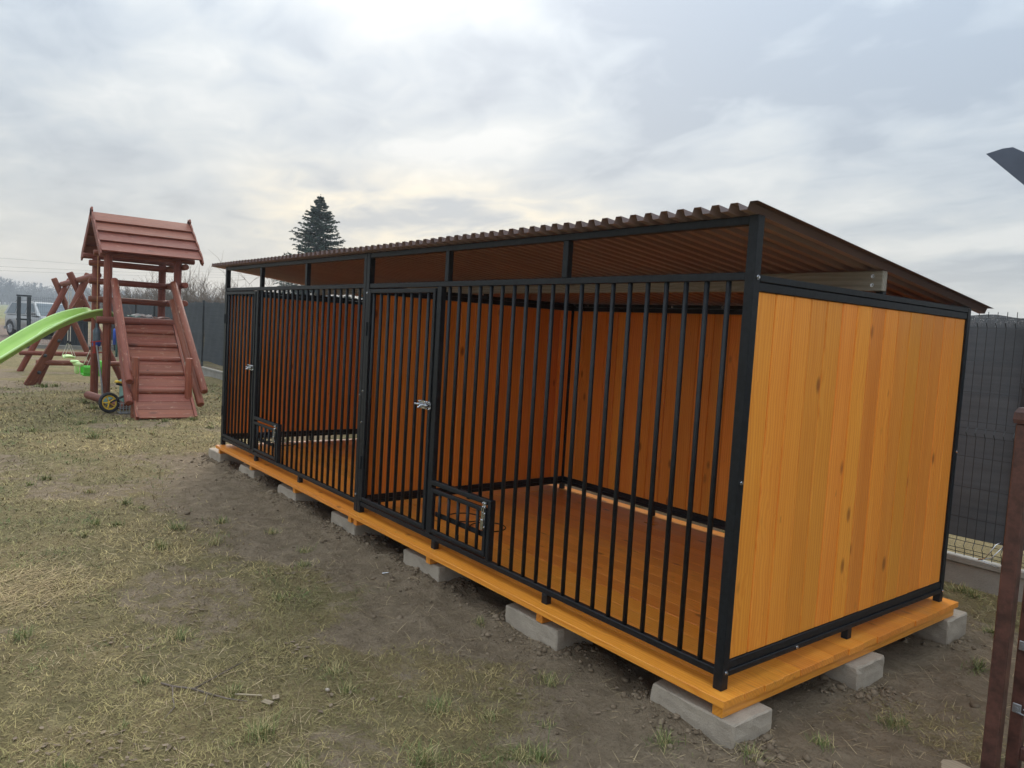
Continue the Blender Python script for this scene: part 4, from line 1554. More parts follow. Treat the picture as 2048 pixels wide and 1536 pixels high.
# paper and books on the deck
for k, (u, v, sx, sy, m_, lab) in enumerate(((268, 634, 0.22, 0.16, 'teal', "grey-green folder lying on the tower deck"),
                                             (283, 630, 0.20, 0.26, 'paper', "colourful magazine lying open on the tower deck"),
                                             (322, 634, 0.20, 0.24, 'pinkpaper', "pale pink crumpled card at the edge of the tower deck"))):
    q0 = onx(u, v, -11.55)
    n = 9
    v_, f_ = [], []
    zz = 1.158 + 0.002
    for i_ in range(n):
        for j in range(n):
            xx, yy = (i_ / (n - 1) - 0.5) * sx, (j / (n - 1) - 0.5) * sy
            lift = 0.012 + 0.028 * abs(math.sin(yy * 16 + k * 2)) * (0.4 + abs(xx) / sx) + (0.03 if k == 1 else 0.0)
            v_.append((q0[0] + xx, q0[1] + yy, zz + lift))
    N = len(v_)
    v_ += [(a_, b2, max(zz, c2 - (0.035 if k == 1 else 0.01))) for a_, b2, c2 in v_]
    for i_ in range(n - 1):
        for j in range(n - 1):
            q = i_ * n + j
            f_ += [(q, q + n, q + n + 1, q + 1), (N + q, N + q + 1, N + q + n + 1, N + q + n)]
    for j in range(n - 1):
        f_ += [(j, j + 1, N + j + 1, N + j), ((n - 1) * n + j, N + (n - 1) * n + j, N + (n - 1) * n + j + 1, (n - 1) * n + j + 1),
               (j * n, N + j * n, N + j * n + n, j * n + n), (j * n + n - 1, j * n + 2 * n - 1, N + j * n + 2 * n - 1, N + j * n + n - 1)]
    o_ = MB().add(v_, f_).build(('folder', 'magazine', 'card')[k], m_, None, (q0[0], q0[1], zz))
    tag(o_, lab, ('folder', 'magazine', 'card')[k])

# ------------------------------------------------------------------ parked car beyond the gate
def car(base, heading):
    """x = forward, y = left, z up, in metres; base at the ground under the centre"""
    t = thing('parked_car', "silver estate car parked behind the wire fence at the end of the yard", 'car', base)
    Rm = Matrix.Rotation(heading, 3, 'Z')
    org = Vector(base)

    def put(b_, name, mt, parent, c_=(0, 0, 0), smooth=True):
        me_ = mesh(name, [np.array(p) - np.array(c_) for p in b_.v], b_.f, smooth)
        return obj(name, me_, mt, parent, org + Rm @ Vector(c_), Rm)
    # lower body: cross-sections along x
    secs = [(-2.10, 0.62, 0.42, 0.86), (-2.02, 0.76, 0.34, 0.98), (-1.6, 0.845, 0.30, 1.00), (-0.6, 0.86, 0.30, 0.985), (0.5, 0.86, 0.30, 0.965),
            (1.05, 0.85, 0.30, 0.945), (1.65, 0.82, 0.31, 0.865), (1.98, 0.74, 0.34, 0.76), (2.10, 0.60, 0.40, 0.66)]
    b_ = MB()
    ring = 12
    for x, hw, zl, zh in secs:
        zm = zl + (zh - zl) * 0.62
        pts = [(hw * 0.90, zl), (hw, zl + 0.10), (hw * 1.0, zm), (hw * 0.97, zh - 0.06), (hw * 0.90, zh), (hw * 0.4, zh + 0.02)]
        pts = pts + [(-a_, z) for a_, z in reversed(pts)]
        b_.v += [(x, y, z) for y, z in pts]
    n = len(secs)
    for i_ in range(n - 1):
        for j in range(ring):
            j2 = (j + 1) % ring
            b_.f.append((i_ * ring + j, i_ * ring + j2, (i_ + 1) * ring + j2, (i_ + 1) * ring + j))
    b_.f += [tuple(range(ring - 1, -1, -1)), tuple((n - 1) * ring + j for j in range(ring))]
    body = put(b_, 'body', 'carpaint', t, (0, 0, 0.6))
    # cabin
    cab = [(-2.02, 0.80, 0.99), (-1.72, 0.66, 1.50), (-0.5, 0.645, 1.575), (0.30, 0.64, 1.54), (1.08, 0.78, 0.955)]
    b_ = MB()
    for x, hw, z in cab:
        b_.v += [(x, hw, z), (x, -hw, z)]
    low = [(-2.02, 0.80, 0.97), (1.08, 0.78, 0.93)]
    rv = [(x, s_ * 0.84, 0.965) for s_ in (1, -1) for x in (-1.95, -0.5, 0.30, 1.0)]
    k0 = len(b_.v)
    b_.v += rv
    b_.f += [(0, 1, 3, 2), (2, 3, 5, 4), (4, 5, 7, 6), (6, 7, 9, 8)]
    b_.f += [(0, 2, k0), (2, 4, k0 + 1, k0), (4, 6, k0 + 2, k0 + 1), (6, 8, k0 + 3, k0 + 2)]
    b_.f += [(1, k0 + 4, 3), (3, k0 + 4, k0 + 5, 5), (5, k0 + 5, k0 + 6, 7), (7, k0 + 6, k0 + 7, 9)]
    cabin = put(b_, 'cabin', 'carpaint', t, (0, 0, 1.2), False)
    # windscreen and side windows, set 6 mm proud
    def pane(p4, nm, push):
        c_ = np.mean(np.array(p4), 0)
        q = [c_ + (np.array(p) - c_) * np.array((1, 1, 1)) + np.array(push) for p in p4]
        q2 = [p - np.array(push) * 0.4 for p in q]
        m_ = MB().add(q + q2, [(0, 1, 2, 3), (7, 6, 5, 4), (0, 4, 5, 1), (1, 5, 6, 2), (2, 6, 7, 3), (3, 7, 4, 0)])
        put(m_, nm, 'carglass', cabin, tuple(c_), False)
    pane([(1.02, 0.71, 0.995), (1.02, -0.71, 0.995), (0.36, -0.585, 1.50), (0.36, 0.585, 1.50)], 'windscreen', (0.012, 0, 0.012))
    for s_ in (1, -1):
        pu = (0, 0.012 * s_, 0.006)
        for (xa, xb, xc, xd) in ((0.80, -0.02, -0.02, 0.25), (-0.10, -0.92, -0.92, -0.10), (-1.0, -1.74, -1.55, -1.0)):
            yl, yt = 0.826 * s_, 0.672 * s_
            pane([(xa, yl, 1.0), (xb, yl, 1.0), (xc, yt, 1.48), (xd, yt, 1.48)], 'side_window', pu)
    for s_ in (1, -1):
        b_ = MB()
        b_.tube([(-1.55, 0.55 * s_, 1.525), (-1.4, 0.55 * s_, 1.60), (0.0, 0.55 * s_, 1.615), (0.15, 0.55 * s_, 1.56)], 0.018, 6)
        put(b_, 'roof_rail', 'cartrim', cabin, (-0.6, 0.55 * s_, 1.58))
        b_ = MB().box((0.78, s_ * 0.86, 1.00), (0.93, s_ * 1.03, 1.13), 0.03)
        put(b_, 'wing_mirror', 'cartrim', body, (0.85, s_ * 0.95, 1.06))
        hl_ = MB()
        pts = [(2.06, 0.36, 0.70), (1.86, 0.79, 0.74), (1.60, 0.83, 0.84), (1.92, 0.40, 0.83)]
        hl_.v = [(x + 0.015, (y + 0.01) * s_, z) for x, y, z in pts] + [(x - 0.1, y * s_ * 0.93, z) for x, y, z in pts]
        hl_.f = [(0, 1, 2, 3), (7, 6, 5, 4), (0, 4, 5, 1), (1, 5, 6, 2), (2, 6, 7, 3), (3, 7, 4, 0)]
        put(hl_, 'headlight', 'headlight', body, (1.85, 0.6 * s_, 0.77), False)
    put(MB().box((1.9, -0.74, 0.31), (2.135, 0.74, 0.52), 0.05), 'bumper', 'cartrim', body, (2.0, 0, 0.42), False)
    put(MB().box((1.98, -0.30, 0.60), (2.115, 0.30, 0.70), 0.015), 'grille', 'rubber', body, (2.05, 0, 0.65), False)
    for s_ in (1, -1):
        put(MB().box((-1.9, s_ * 0.80, 0.29), (1.85, s_ * 0.875, 0.42), 0.02), 'side_sill', 'cartrim', body, (0, s_ * 0.84, 0.36), False)
        for x in (1.32, -1.28):
            b_ = MB()
            b_.tube([(x, s_ * 0.70, 0.335), (x, s_ * 0.72, 0.335), (x, s_ * 0.87, 0.335), (x, s_ * 0.885, 0.335)], [0.30, 0.335, 0.335, 0.31], 26)
            wh = put(b_, 'wheel', 'rubber', t, (x, s_ * 0.8, 0.335))
            b_ = MB()
            b_.tube([(x, s_ * 0.87, 0.335), (x, s_ * 0.892, 0.335)], [0.215, 0.205], 20)
            for k in range(5):
                a_ = 2 * math.pi * k / 5
                b_.tube([(x, s_ * 0.895, 0.335), (x + 0.19 * math.cos(a_), s_ * 0.895, 0.335 + 0.19 * math.sin(a_))], [0.03, 0.025], 6)
            put(b_, 'rim', 'greytube', wh, (x, s_ * 0.88, 0.335), False)
            b_ = MB()
            b_.tube([(x + 0.40 * math.cos(a_), s_ * 0.862, 0.335 + 0.40 * math.sin(a_)) for a_ in np.linspace(0.05, math.pi - 0.05, 14)], 0.035, 6)
            put(b_, 'wheel_arch', 'cartrim', body, (x, s_ * 0.86, 0.6))
    return t


car((-37.8, 1.98, -0.2), rad(20))

# ------------------------------------------------------------------ things by the far fence
bn_ = thing('compost_bin', "dark ribbed compost bin standing behind the swings", 'compost bin', (-29.6, 1.75, -0.2))
b_ = MB()
b_.box((-30.2, 1.42, -0.22), (-29.2, 2.35, 0.78), 0.03)
b_.build('bin_body', 'anthracite', bn_, (-29.7, 1.9, -0.2))
for k in range(8):
    MB().box((-29.199, 1.47 + k * 0.11, -0.2), (-29.165, 1.53 + k * 0.11, 0.74), 0.006).build('rib', 'anthracite', bn_, (-29.18, 1.5 + k * 0.11, 0.2))
MB().box((-30.25, 1.38, 0.782), (-29.14, 2.39, 0.83), 0.015).build('lid', 'anthracite', bn_, (-29.7, 1.9, 0.78))
q0 = onz(153, 690, -0.2)
pl_ = thing('stone_planter', "pale stone pedestal planter with dry stems beside the compost bin", 'planter', (q0[0], q0[1], -0.2))
b_ = MB()
pr_ = [(0.16, -0.21), (0.16, -0.16), (0.09, -0.12), (0.08, 0.0), (0.13, 0.05), (0.24, 0.09), (0.25, 0.12), (0.22, 0.13)]
b_.tube([(q0[0], q0[1], z) for r_, z in pr_], [r_ for r_, z in pr_], 14)
b_.build('pedestal', 'planter', pl_, q0, True)
b_ = MB()
for k in range(60):
    a_, l_ = random.uniform(0, 6.28), random.uniform(0.1, 0.35)
    x_, y_ = q0[0] + 0.15 * math.cos(a_), q0[1] + 0.15 * math.sin(a_)
    b_.tube([(x_, y_, 0.10), (x_ + 0.5 * l_ * math.cos(a_), y_ + 0.5 * l_ * math.sin(a_), 0.10 + l_)], 0.006, 3)
b_.build('dry_stems', 'stump', pl_, q0)

# ------------------------------------------------------------------ trees and shrubs
def twiggy(b_, p, d, L, r, depth, rng, spread=0.6, up=0.15, kids=(3, 5), seg=4):
    """recursive bare branch"""
    pts, rr = [Vector(p)], [r]
    dd = Vector(d).normalized()
    ns_ = 3
    for i_ in range(ns_):
        dd = (dd + Vector(rng.normal(0, 0.13, 3)) + Vector((0, 0, up * 0.3))).normalized()
        pts.append(pts[-1] + dd * L / ns_)
        rr.append(r * (1 - 0.62 * (i_ + 1) / ns_))
    b_.tube(pts, rr, seg if depth > 1 else 3, cap=False)
    if depth <= 0:
        return
    for _ in range(rng.integers(*kids)):
        t = rng.uniform(0.25, 1.0)
        i_ = min(int(t * ns_), ns_ - 1)
        q = pts[i_].lerp(pts[i_ + 1], t * ns_ - i_)
        side = Vector(rng.normal(0, 1, 3))
        nd = (dd + side.normalized() * spread * rng.uniform(0.7, 1.5) + Vector((0, 0, up))).normalized()
        twiggy(b_, q, nd, L * rng.uniform(0.5, 0.75), max(rr[i_] * 0.6, 0.0052), depth - 1, rng, spread, up, kids, seg)


def bush(x, y, h, seed, stems, label, group=None, name='bare_bush', depth=3, spread=0.55, thick=0.016, kids=(3, 5)):
    rng = np.random.default_rng(seed)
    t = thing(name, label, 'bush' if name == 'bare_bush' else 'tree', (x, y, -0.2), group)
    st_, cr = MB(), MB()
    for k in range(stems):
        a_ = rng.uniform(0, 2 * math.pi)
        o_ = rng.uniform(0, 0.35) * (0 if stems == 1 else 1)
        base = (x + o_ * math.cos(a_), y + o_ * math.sin(a_), -0.22)
        d = Vector((0.45 * math.cos(a_), 0.45 * math.sin(a_), 1.0)) if stems > 1 else Vector((0.05, 0.0, 1))
        L = h * rng.uniform(0.42, 0.6)
        pts = [Vector(base)]
        dd = d.normalized()
        for i_ in range(4):
            dd = (dd + Vector(rng.normal(0, 0.09, 3))).normalized()
            pts.append(pts[-1] + dd * L / 4)
        rr = [thick * (1 - 0.5 * i_ / 4) for i_ in range(5)]
        st_.tube(pts, rr, 5)
        for _ in range(rng.integers(5, 8)):
            tt = rng.uniform(0.3, 1.0)
            i_ = min(int(tt * 4), 3)
            q = pts[i_].lerp(pts[i_ + 1], tt * 4 - i_)
            nd = (dd + Vector(rng.normal(0, 1, 3)).normalized() * spread * 1.3 + Vector((0, 0, 0.2))).normalized()
            twiggy(cr, q, nd, h * rng.uniform(0.22, 0.36), rr[i_] * 0.6, depth - 1, rng, spread, 0.15, kids)
    st_.build('stem' if name == 'bare_bush' else 'trunk', 'bark', t, (x, y, -0.2))
    cr.build('twigs' if name == 'bare_bush' else 'crown', 'twig', t, (x, y, h * 0.5))
    return t


TH = "leafless brown bush in the thicket behind the dark fence"
tg = "bare bushes of the thicket behind the fence"
k = 0
for (u, d, h) in ((232, 33, 2.5), (250, 31, 2.7), (268, 34, 2.9), (287, 31, 2.6), (304, 33, 2.9), (322, 30, 2.6), (340, 32, 2.7), (358, 29, 2.5), (374, 29, 3.0), (390, 27, 3.1),
                  (408, 27, 3.0), (424, 26, 2.9), (440, 26, 2.7), (470, 25, 2.4), (496, 25, 2.5), (520, 24, 2.3), (546, 24, 2.3), (572, 23, 2.2), (600, 23, 2.1), (632, 22, 2.1), (668, 22, 2.0), (704, 21, 2.0)):
    dr = ray(u, 600)
    dr = dr / math.hypot(dr[0], dr[1])
    p_ = CAM + dr * d
    yy = max(p_[1], 3.9)
    bush(float(p_[0]), float(yy), h, 900 + k, 9, TH, tg, kids=(3, 6))
    k += 1
dr = ray(462, 600)
dr = dr / math.hypot(dr[0], dr[1])
p_ = CAM + dr * 19.0
bush(float(p_[0]), float(p_[1]), 3.1, 77, 1, "young leafless tree with spreading branches beyond the kennel's corner post", name='bare_tree', depth=4, spread=0.75, thick=0.05, kids=(3, 5))


def spruce(x, y, H, seed, label):
    rng = np.random.default_rng(seed)
    t = thing('spruce_tree', label, 'tree', (x, y, -0.2))
    MB().tube([(x, y, -0.3), (x, y, H * 0.5), (x, y, H)], [0.17, 0.10, 0.012], 8).build('trunk', 'bark', t, (x, y, -0.2))
    V, F = [], []
    br = MB()

    def needle_strip(a_, b2, w_):
        n = max(4, int((b2 - a_).length / 0.06))
        d = (b2 - a_).normalized()
        s_ = d.cross(Vector((0, 0, 1)))
        s_ = s_.normalized() if s_.length > 1e-4 else Vector((1, 0, 0))
        for i_ in range(n):
            p = a_.lerp(b2, (i_ + rng.uniform(0, 1)) / n)
            for q in range(2):
                v = (s_ * rng.uniform(-1, 1) + d * rng.uniform(0.2, 0.9) + Vector((0, 0, rng.uniform(-0.6, 0.5)))).normalized()
                tip = p + v * w_ * rng.uniform(0.6, 1.2)
                sd_2 = v.cross(Vector(rng.normal(0, 1, 3))).normalized() * 0.030
                k0 = len(V)
                V.extend([p - sd_2, p + sd_2, tip])
                F.append((k0, k0 + 1, k0 + 2))
    z = 1.6
    while z < H - 0.05:
        f_ = 1 - z / H
        R = 4.3 * f_ ** 0.90 + 0.10
        n = rng.integers(9, 13) if f_ > 0.10 else 5
        a0 = rng.uniform(0, 6.28)
        for i_ in range(n):
            a_ = a0 + 2 * math.pi * i_ / n + rng.uniform(-0.25, 0.25)
            if rng.random() < 0.16:
                continue
            r_ = R * rng.uniform(0.58, 1.2) * (0.85 + 0.25 * math.sin(a_ * 2 + z * 1.7) ** 2)
            dr_ = Vector((math.cos(a_), math.sin(a_), 0))
            pts = []
            for j in range(6):
                tt = j / 5
                pts.append(Vector((x, y, z)) + dr_ * r_ * tt + Vector((0, 0, r_ * (-0.42 * tt + 0.36 * tt ** 2.2) + rng.normal(0, 0.015))))
            br.tube(pts, [0.028 * f_ + 0.004] * 3 + [0.008] * 3, 3, cap=False)
            for j in range(5):
                needle_strip(pts[j], pts[j + 1], 0.13)
                if j >= 1:
                    for sg in (-1, 1):
                        for _ in range(2):
                            tt = rng.uniform(0, 1)
                            b0 = pts[j].lerp(pts[j + 1], tt)
                            sdv = Vector((-dr_.y, dr_.x, 0)) * sg
                            ln = r_ * 0.30 * (1.15 - j / 5) * rng.uniform(0.6, 1.2)
                            b1 = b0 + (sdv + dr_ * 0.75).normalized() * ln + Vector((0, 0, -ln * 0.25))
                            needle_strip(b0, b1, 0.11)
        z += 0.12 + 0.15 * f_
    needle_strip(Vector((x, y, H - 0.7)), Vector((x, y, H + 0.15)), 0.07)
    br.build('branches', 'bark', t, (x, y, H / 2))
    me_ = bpy.data.meshes.new('crown')
    np_mesh(me_, np.array([tuple(v) for v in V]) - np.array((x, y, H / 2)), np.array(F))
    obj('crown', me_, 'needles', t, (x, y, H / 2))


dr = ray(637, 500)
dr = dr / math.hypot(dr[0], dr[1])
p_ = CAM + dr * 45.0
spruce(float(p_[0]), float(p_[1]), 8.35, 5, "dark green spruce tree rising above the kennel roof")


# far wood on the horizon: one mass of trees
def far_wood():
    rng = np.random.default_rng(31)
    V, F = [], []
    for k in range(900):
        u = rng.uniform(-500, 1150)
        d = rng.uniform(450, 590)
        dr_ = ray(u, 600)
        dr_ = dr_ / math.hypot(dr_[0], dr_[1])
        c_ = CAM + dr_ * d
        hgt = rng.uniform(6.0, 10.0) * (0.80 + 0.5 * float(fbm(np.array([u / 90.0]), np.array([0.3]), 71, 3)[0])) * (d / 400)
        wdt = hgt * rng.uniform(0.28, 0.45)
        con = rng.random() < 0.18
        n = 130
        for i_ in range(n):
            t = rng.uniform(0.12, 1)
            prof_ = (1 - t) * 0.7 if con else math.sqrt(max(0.02, 1 - ((t - 0.55) / 0.52) ** 2))
            a_ = rng.uniform(0, 6.28)
            rr = wdt * prof_ * math.sqrt(rng.uniform(0, 1))
            b0 = np.array((c_[0] + rr * math.cos(a_), c_[1] + rr * math.sin(a_), -0.2 + hgt * t))
            dv = rng.normal(0, 1, 3)
            dv[2] = abs(dv[2]) + 0.5
            dv = dv / np.linalg.norm(dv) * hgt * 0.10
            sd_ = np.cross(dv, rng.normal(0, 1, 3))
            sd_ = sd_ / (np.linalg.norm(sd_) + 1e-6) * hgt * (0.035 if con or t < 0.6 else 0.016)
            k0 = len(V)
            V.extend([b0 - sd_, b0 + sd_, b0 + dv])
            F.append((k0, k0 + 1, k0 + 2))
        k0 = len(V)
        V.extend([(c_[0] - 0.15, c_[1] - 0.15, -0.4), (c_[0] + 0.15, c_[1] + 0.15, -0.4), (c_[0], c_[1], hgt * 0.9)])
        F.append((k0, k0 + 1, k0 + 2))
    me_ = bpy.data.meshes.new('distant_wood')
    np_mesh(me_, np.array(V), np.array(F))
    o_ = obj('distant_wood', me_, 'fartree')
    kind(o_, 'stuff')
    tag(o_, "hazy blue-grey wood along the horizon beyond the field", 'wood')


far_wood()

# overhead lines
for k, (va, vb) in enumerate(((516, 571), (533, 577), (541, 580))):
    a_, b2 = [], []
    pts = []
    for u in np.linspace(-1500, 900, 50):
        t = (u + 0) / 440.0
        v = va + (545 + 6 * k - va) * t - 6 * math.sin(math.pi * min(max((u + 1500) / 2400, 0), 1)) + 6 * math.sin(math.pi * 1500 / 2400)
        d_ = ray(u, v)
        pts.append(CAM + d_ / math.hypot(d_[0], d_[1]) * 0)
    A = CAM + ray(-400, 0) * 0
    # straight run parallel to the road at 110 m, sagging between out-of-frame poles
    pa, pb = ray(0, va), ray(440, vb if False else 545 + 5 * k)
    da, db = 110.0, 150.0
    qa = CAM + pa / math.hypot(pa[0], pa[1]) * da
    qb = CAM + pb / math.hypot(pb[0], pb[1]) * db
    e0, e1 = qa + (qa - qb) * 0.8, qb + (qb - qa) * 1.2
    pts = []
    for i_ in range(41):
        t = i_ / 40
        p_ = e0 + (e1 - e0) * t
        sag = 4 * t * (1 - t)
        s1_, s2_ = 0.8 / 3.0, 1.8 / 3.0
        p_ = p_ + np.array((0, 0, -0.9 * (sag - (4 * s1_ * (1 - s1_) * (1 - (t - s1_) / (s2_ - s1_)) + 4 * s2_ * (1 - s2_) * (t - s1_) / (s2_ - s1_)))))
        pts.append(p_)
    o_ = MB().tube(pts, 0.011, 5).build('power_line', 'cable', None, qa)
    tag(o_, ("highest overhead power line crossing the sky beside the play tower", "middle overhead power line above the distant wood", "lowest overhead power line above the distant wood")[k], 'power line', 'overhead power lines')

# ------------------------------------------------------------------ grass, straw, soil crumbs
def blades(name, px_, py_, length, width, lean, col, curl, label, pz=None, azim=None):
    """each blade: 5 points, 3 triangles, built as one numpy mesh"""
    n = len(px_)
    z0 = (ground_z(px_, py_) if pz is None else pz) - 0.002
    az = RNG.uniform(0, 2 * np.pi, n) if azim is None else azim
    dx, dy = np.cos(az), np.sin(az)
    sx, sy = -dy, dx
    h1 = np.sin(lean) * length * 0.55
    v1 = np.cos(lean) * length * 0.55
    l2 = np.minimum(lean + curl, np.pi * 0.56)
    h2 = h1 + np.sin(l2) * length * 0.45
    v2 = np.maximum(v1 + np.cos(l2) * length * 0.45, 0.003)
    w_ = width / 2
    P = np.zeros((n, 5, 3))
    base = np.stack([px_, py_, z0], -1)
    side = np.stack([sx, sy, np.zeros(n)], -1)
    fw = np.stack([dx, dy, np.zeros(n)], -1)
    up = np.array([0, 0, 1.0])
    P[:, 0] = base - side * w_[:, None]
    P[:, 1] = base + side * w_[:, None]
    mid = base + fw * h1[:, None] + up * v1[:, None]
    P[:, 2] = mid - side * w_[:, None] * 0.8
    P[:, 3] = mid + side * w_[:, None] * 0.8
    P[:, 4] = base + fw * h2[:, None] + up * v2[:, None]
    idx = np.arange(n)[:, None] * 5
    F = np.concatenate([idx + np.array([[0, 1, 3]]), idx + np.array([[0, 3, 2]]), idx + np.array([[2, 3, 4]])], 0)
    me_ = bpy.data.meshes.new(name)
    np_mesh(me_, P.reshape(-1, 3), F)
    ca = me_.attributes.new('Col', 'FLOAT_COLOR', 'POINT')
    cc = np.ones((n, 5, 4), np.float32)
    cc[:, :, :3] = col[:, None, :]
    ca.data.foreach_set('color', cc.ravel())
    o_ = obj(name, me_, 'grass')
    kind(o_, 'stuff')
    tag(o_, label, 'grass')
    return o_


def fan(n, d0, d1, power):
    """random ground points in a wedge a little wider than the view, denser near the camera"""
    a0, a1 = YAW - 0.80, YAW + 0.72
    t = RNG.uniform(0, 1, n)
    e = 2 - power
    d = (d0 ** e + t * (d1 ** e - d0 ** e)) ** (1 / e)
    a = RNG.uniform(a0, a1, n)
    return CAM[0] + d * np.sin(a), CAM[1] + d * np.cos(a), d


def lerp3(a, b, t):
    return np.array(a)[None, :] * (1 - t[:, None]) + np.array(b)[None, :] * t[:, None]


def outside(x, y):
    under = (x > -6.0) & (x < 0.06) & (y > 0.0) & (y < 2.0)
    return (~under) & (y < 2.98)


DRY, OLIVE, GREEN, BROWN = (0.44, 0.34, 0.150), (0.235, 0.205, 0.082), (0.11, 0.15, 0.045), (0.19, 0.13, 0.072)
x, y, d = fan(520000, 1.9, 17.0, 1.5)
dm = dirtmask(x, y)
clump = sst(fbm(x * 8, y * 8, 97, 3), 0.30, 0.62)
keep = (RNG.uniform(0, 1, len(x)) > dm * 1.3 - 0.05) & outside(x, y) & (RNG.uniform(0, 1, len(x)) < 0.28 + 0.72 * clump)
x, y, d, dm = x[keep], y[keep], d[keep], dm[keep]
n = len(x)
tone = fbm(x * 1.1, y * 1.1, 61, 4)
fine = RNG.uniform(0, 1, n)
c1 = lerp3(OLIVE, DRY, np.clip(sst(tone, 0.35, 0.65) * 0.75 + fine * 0.5 - 0.15, 0, 1))
gsel = sst(fbm(x * 2.6, y * 2.6, 65, 3), 0.52, 0.70) * (RNG.uniform(0, 1, n) < 0.6)
c1 = c1 * (1 - gsel[:, None]) + np.array(GREEN)[None, :] * gsel[:, None]
bsel = (RNG.uniform(0, 1, n) < 0.18 + 0.4 * dm)
c1[bsel] = np.array(BROWN)
c1 *= (RNG.uniform(0.6, 1.3, n) * (0.55 + 0.9 * fbm(x * 11, y * 11, 123, 3)))[:, None]
blades('lawn_grass', x, y, RNG.uniform(0.016, 0.046, n) * (1 + 0.06 * d), RNG.uniform(0.0015, 0.0028, n) * np.maximum(1, d / 3.0),
       RNG.uniform(0.85, 1.50, n), c1, RNG.uniform(0.0, 0.5, n), "short dry yellow-green lawn grass in front of the kennel")

# scattered straw lying on grass and soil
x, y, d = fan(16000, 1.9, 9.0, 1.5)
keep = outside(x, y)
sel = fbm(x * 2.2 + 3, y * 2.2, 81, 3)
keep &= RNG.uniform(0, 1, len(x)) < 0.15 + 0.85 * sst(sel, 0.42, 0.65) + 0.7 * (x > -0.1)
x, y, d = x[keep], y[keep], d[keep]
n = len(x)
c1 = lerp3((0.30, 0.22, 0.13), (0.55, 0.43, 0.25), RNG.uniform(0, 1, n))
blades('straw_litter', x, y, RNG.uniform(0.03, 0.13, n), RNG.uniform(0.0014, 0.0026, n) * np.maximum(1, d / 3.5), RNG.uniform(1.36, 1.53, n), c1,
       RNG.uniform(-0.03, 0.12, n), "loose dry straw stalks scattered over grass and soil")

# a flattened patch of long straw
pc = [onz(u, v)[:2] for u, v in ((40, 1150), (110, 1140), (20, 1200), (90, 1180), (0, 1170))]
n = 900
k = RNG.integers(0, len(pc), n)
pcx, pcy = np.array([p_[0] for p_ in pc])[k], np.array([p_[1] for p_ in pc])[k]
x, y = pcx + RNG.normal(0, 0.14, n), pcy + RNG.normal(0, 0.11, n)
c1 = lerp3((0.42, 0.29, 0.15), (0.62, 0.47, 0.26), RNG.uniform(0, 1, n))
blades('straw_patch', x, y, RNG.uniform(0.04, 0.15, n), RNG.uniform(0.0014, 0.0024, n), RNG.uniform(1.15, 1.5, n), c1, RNG.uniform(0, 0.2, n),
       "flattened patch of long tan straw in the lawn", azim=RNG.normal(1.1, 1.0, n))

# tufts of longer grass
tp = [(*onz(u, v)[:2], s_) for u, v, s_ in ((355, 1055, 1.0), (430, 1085, 0.9), (320, 1095, 1.0), (520, 1465, 1.1), (850, 1525, 1.1), (670, 1340, 0.8), (360, 1268, 1.0), (1080, 1510, 0.9), (190, 1045, 0.8),
                                          (545, 1065, 0.7), (610, 1100, 0.7), (185, 875, 1.0), (90, 955, 0.9), (250, 1005, 0.8), (560, 1200, 0.6), (1330, 1500, 0.8), (1950, 1190, 0.9), (1925, 1180, 0.9),
                                          (1985, 1260, 0.8), (1960, 1330, 0.8), (880, 1410, 0.9), (960, 1250, 0.5), (1640, 1500, 0.7), (1780, 1440, 0.8), (1500, 1525, 0.7), (60, 765, 1.2), (85, 772, 1.2), (110, 770, 1.0), (385, 838, 0.9), (330, 842, 0.7), (190, 815, 1.2), (170, 805, 1.0))]
x, y, d = fan(170, 2.2, 14.0, 1.2)
keep = outside(x, y) & (dirtmask(x, y) < 0.75)
tp += [(a_, b2, RNG.uniform(0.35, 0.85)) for a_, b2 in zip(x[keep], y[keep])]
X, Y, Ln, Cc, Wd, Le = [], [], [], [], [], []
for a_, b2, s_ in tp:
    dd = math.hypot(a_ - CAM[0], b2 - CAM[1])
    n = int(150 * s_)
    rr = np.abs(RNG.normal(0, 0.045 * s_, n))
    an = RNG.uniform(0, 6.28, n)
    X.append(a_ + rr * np.cos(an)); Y.append(b2 + rr * np.sin(an))
    Ln.append(RNG.uniform(0.03, 0.10, n) * s_)
    Wd.append(RNG.uniform(0.0016, 0.003, n) * max(1, dd / 4))
    Le.append(np.clip(np.abs(RNG.normal(0.75, 0.35, n)), 0.1, 1.4))
    gm = RNG.uniform(0, 1)
    cc = lerp3((0.10, 0.15, 0.045), (0.22, 0.23, 0.085), RNG.uniform(0, 1, n))
    dr_ = RNG.uniform(0, 1, n) < 0.2 + 0.35 * gm
    cc[dr_] = np.array((0.43, 0.35, 0.17))
    Cc.append(cc)
X, Y = np.concatenate(X), np.concatenate(Y)
n = len(X)
blades('grass_tufts', X, Y, np.concatenate(Ln), np.concatenate(Wd), np.concatenate(Le), np.concatenate(Cc), RNG.uniform(0.1, 0.6, n), "longer green grass tufts dotted over the dry lawn")

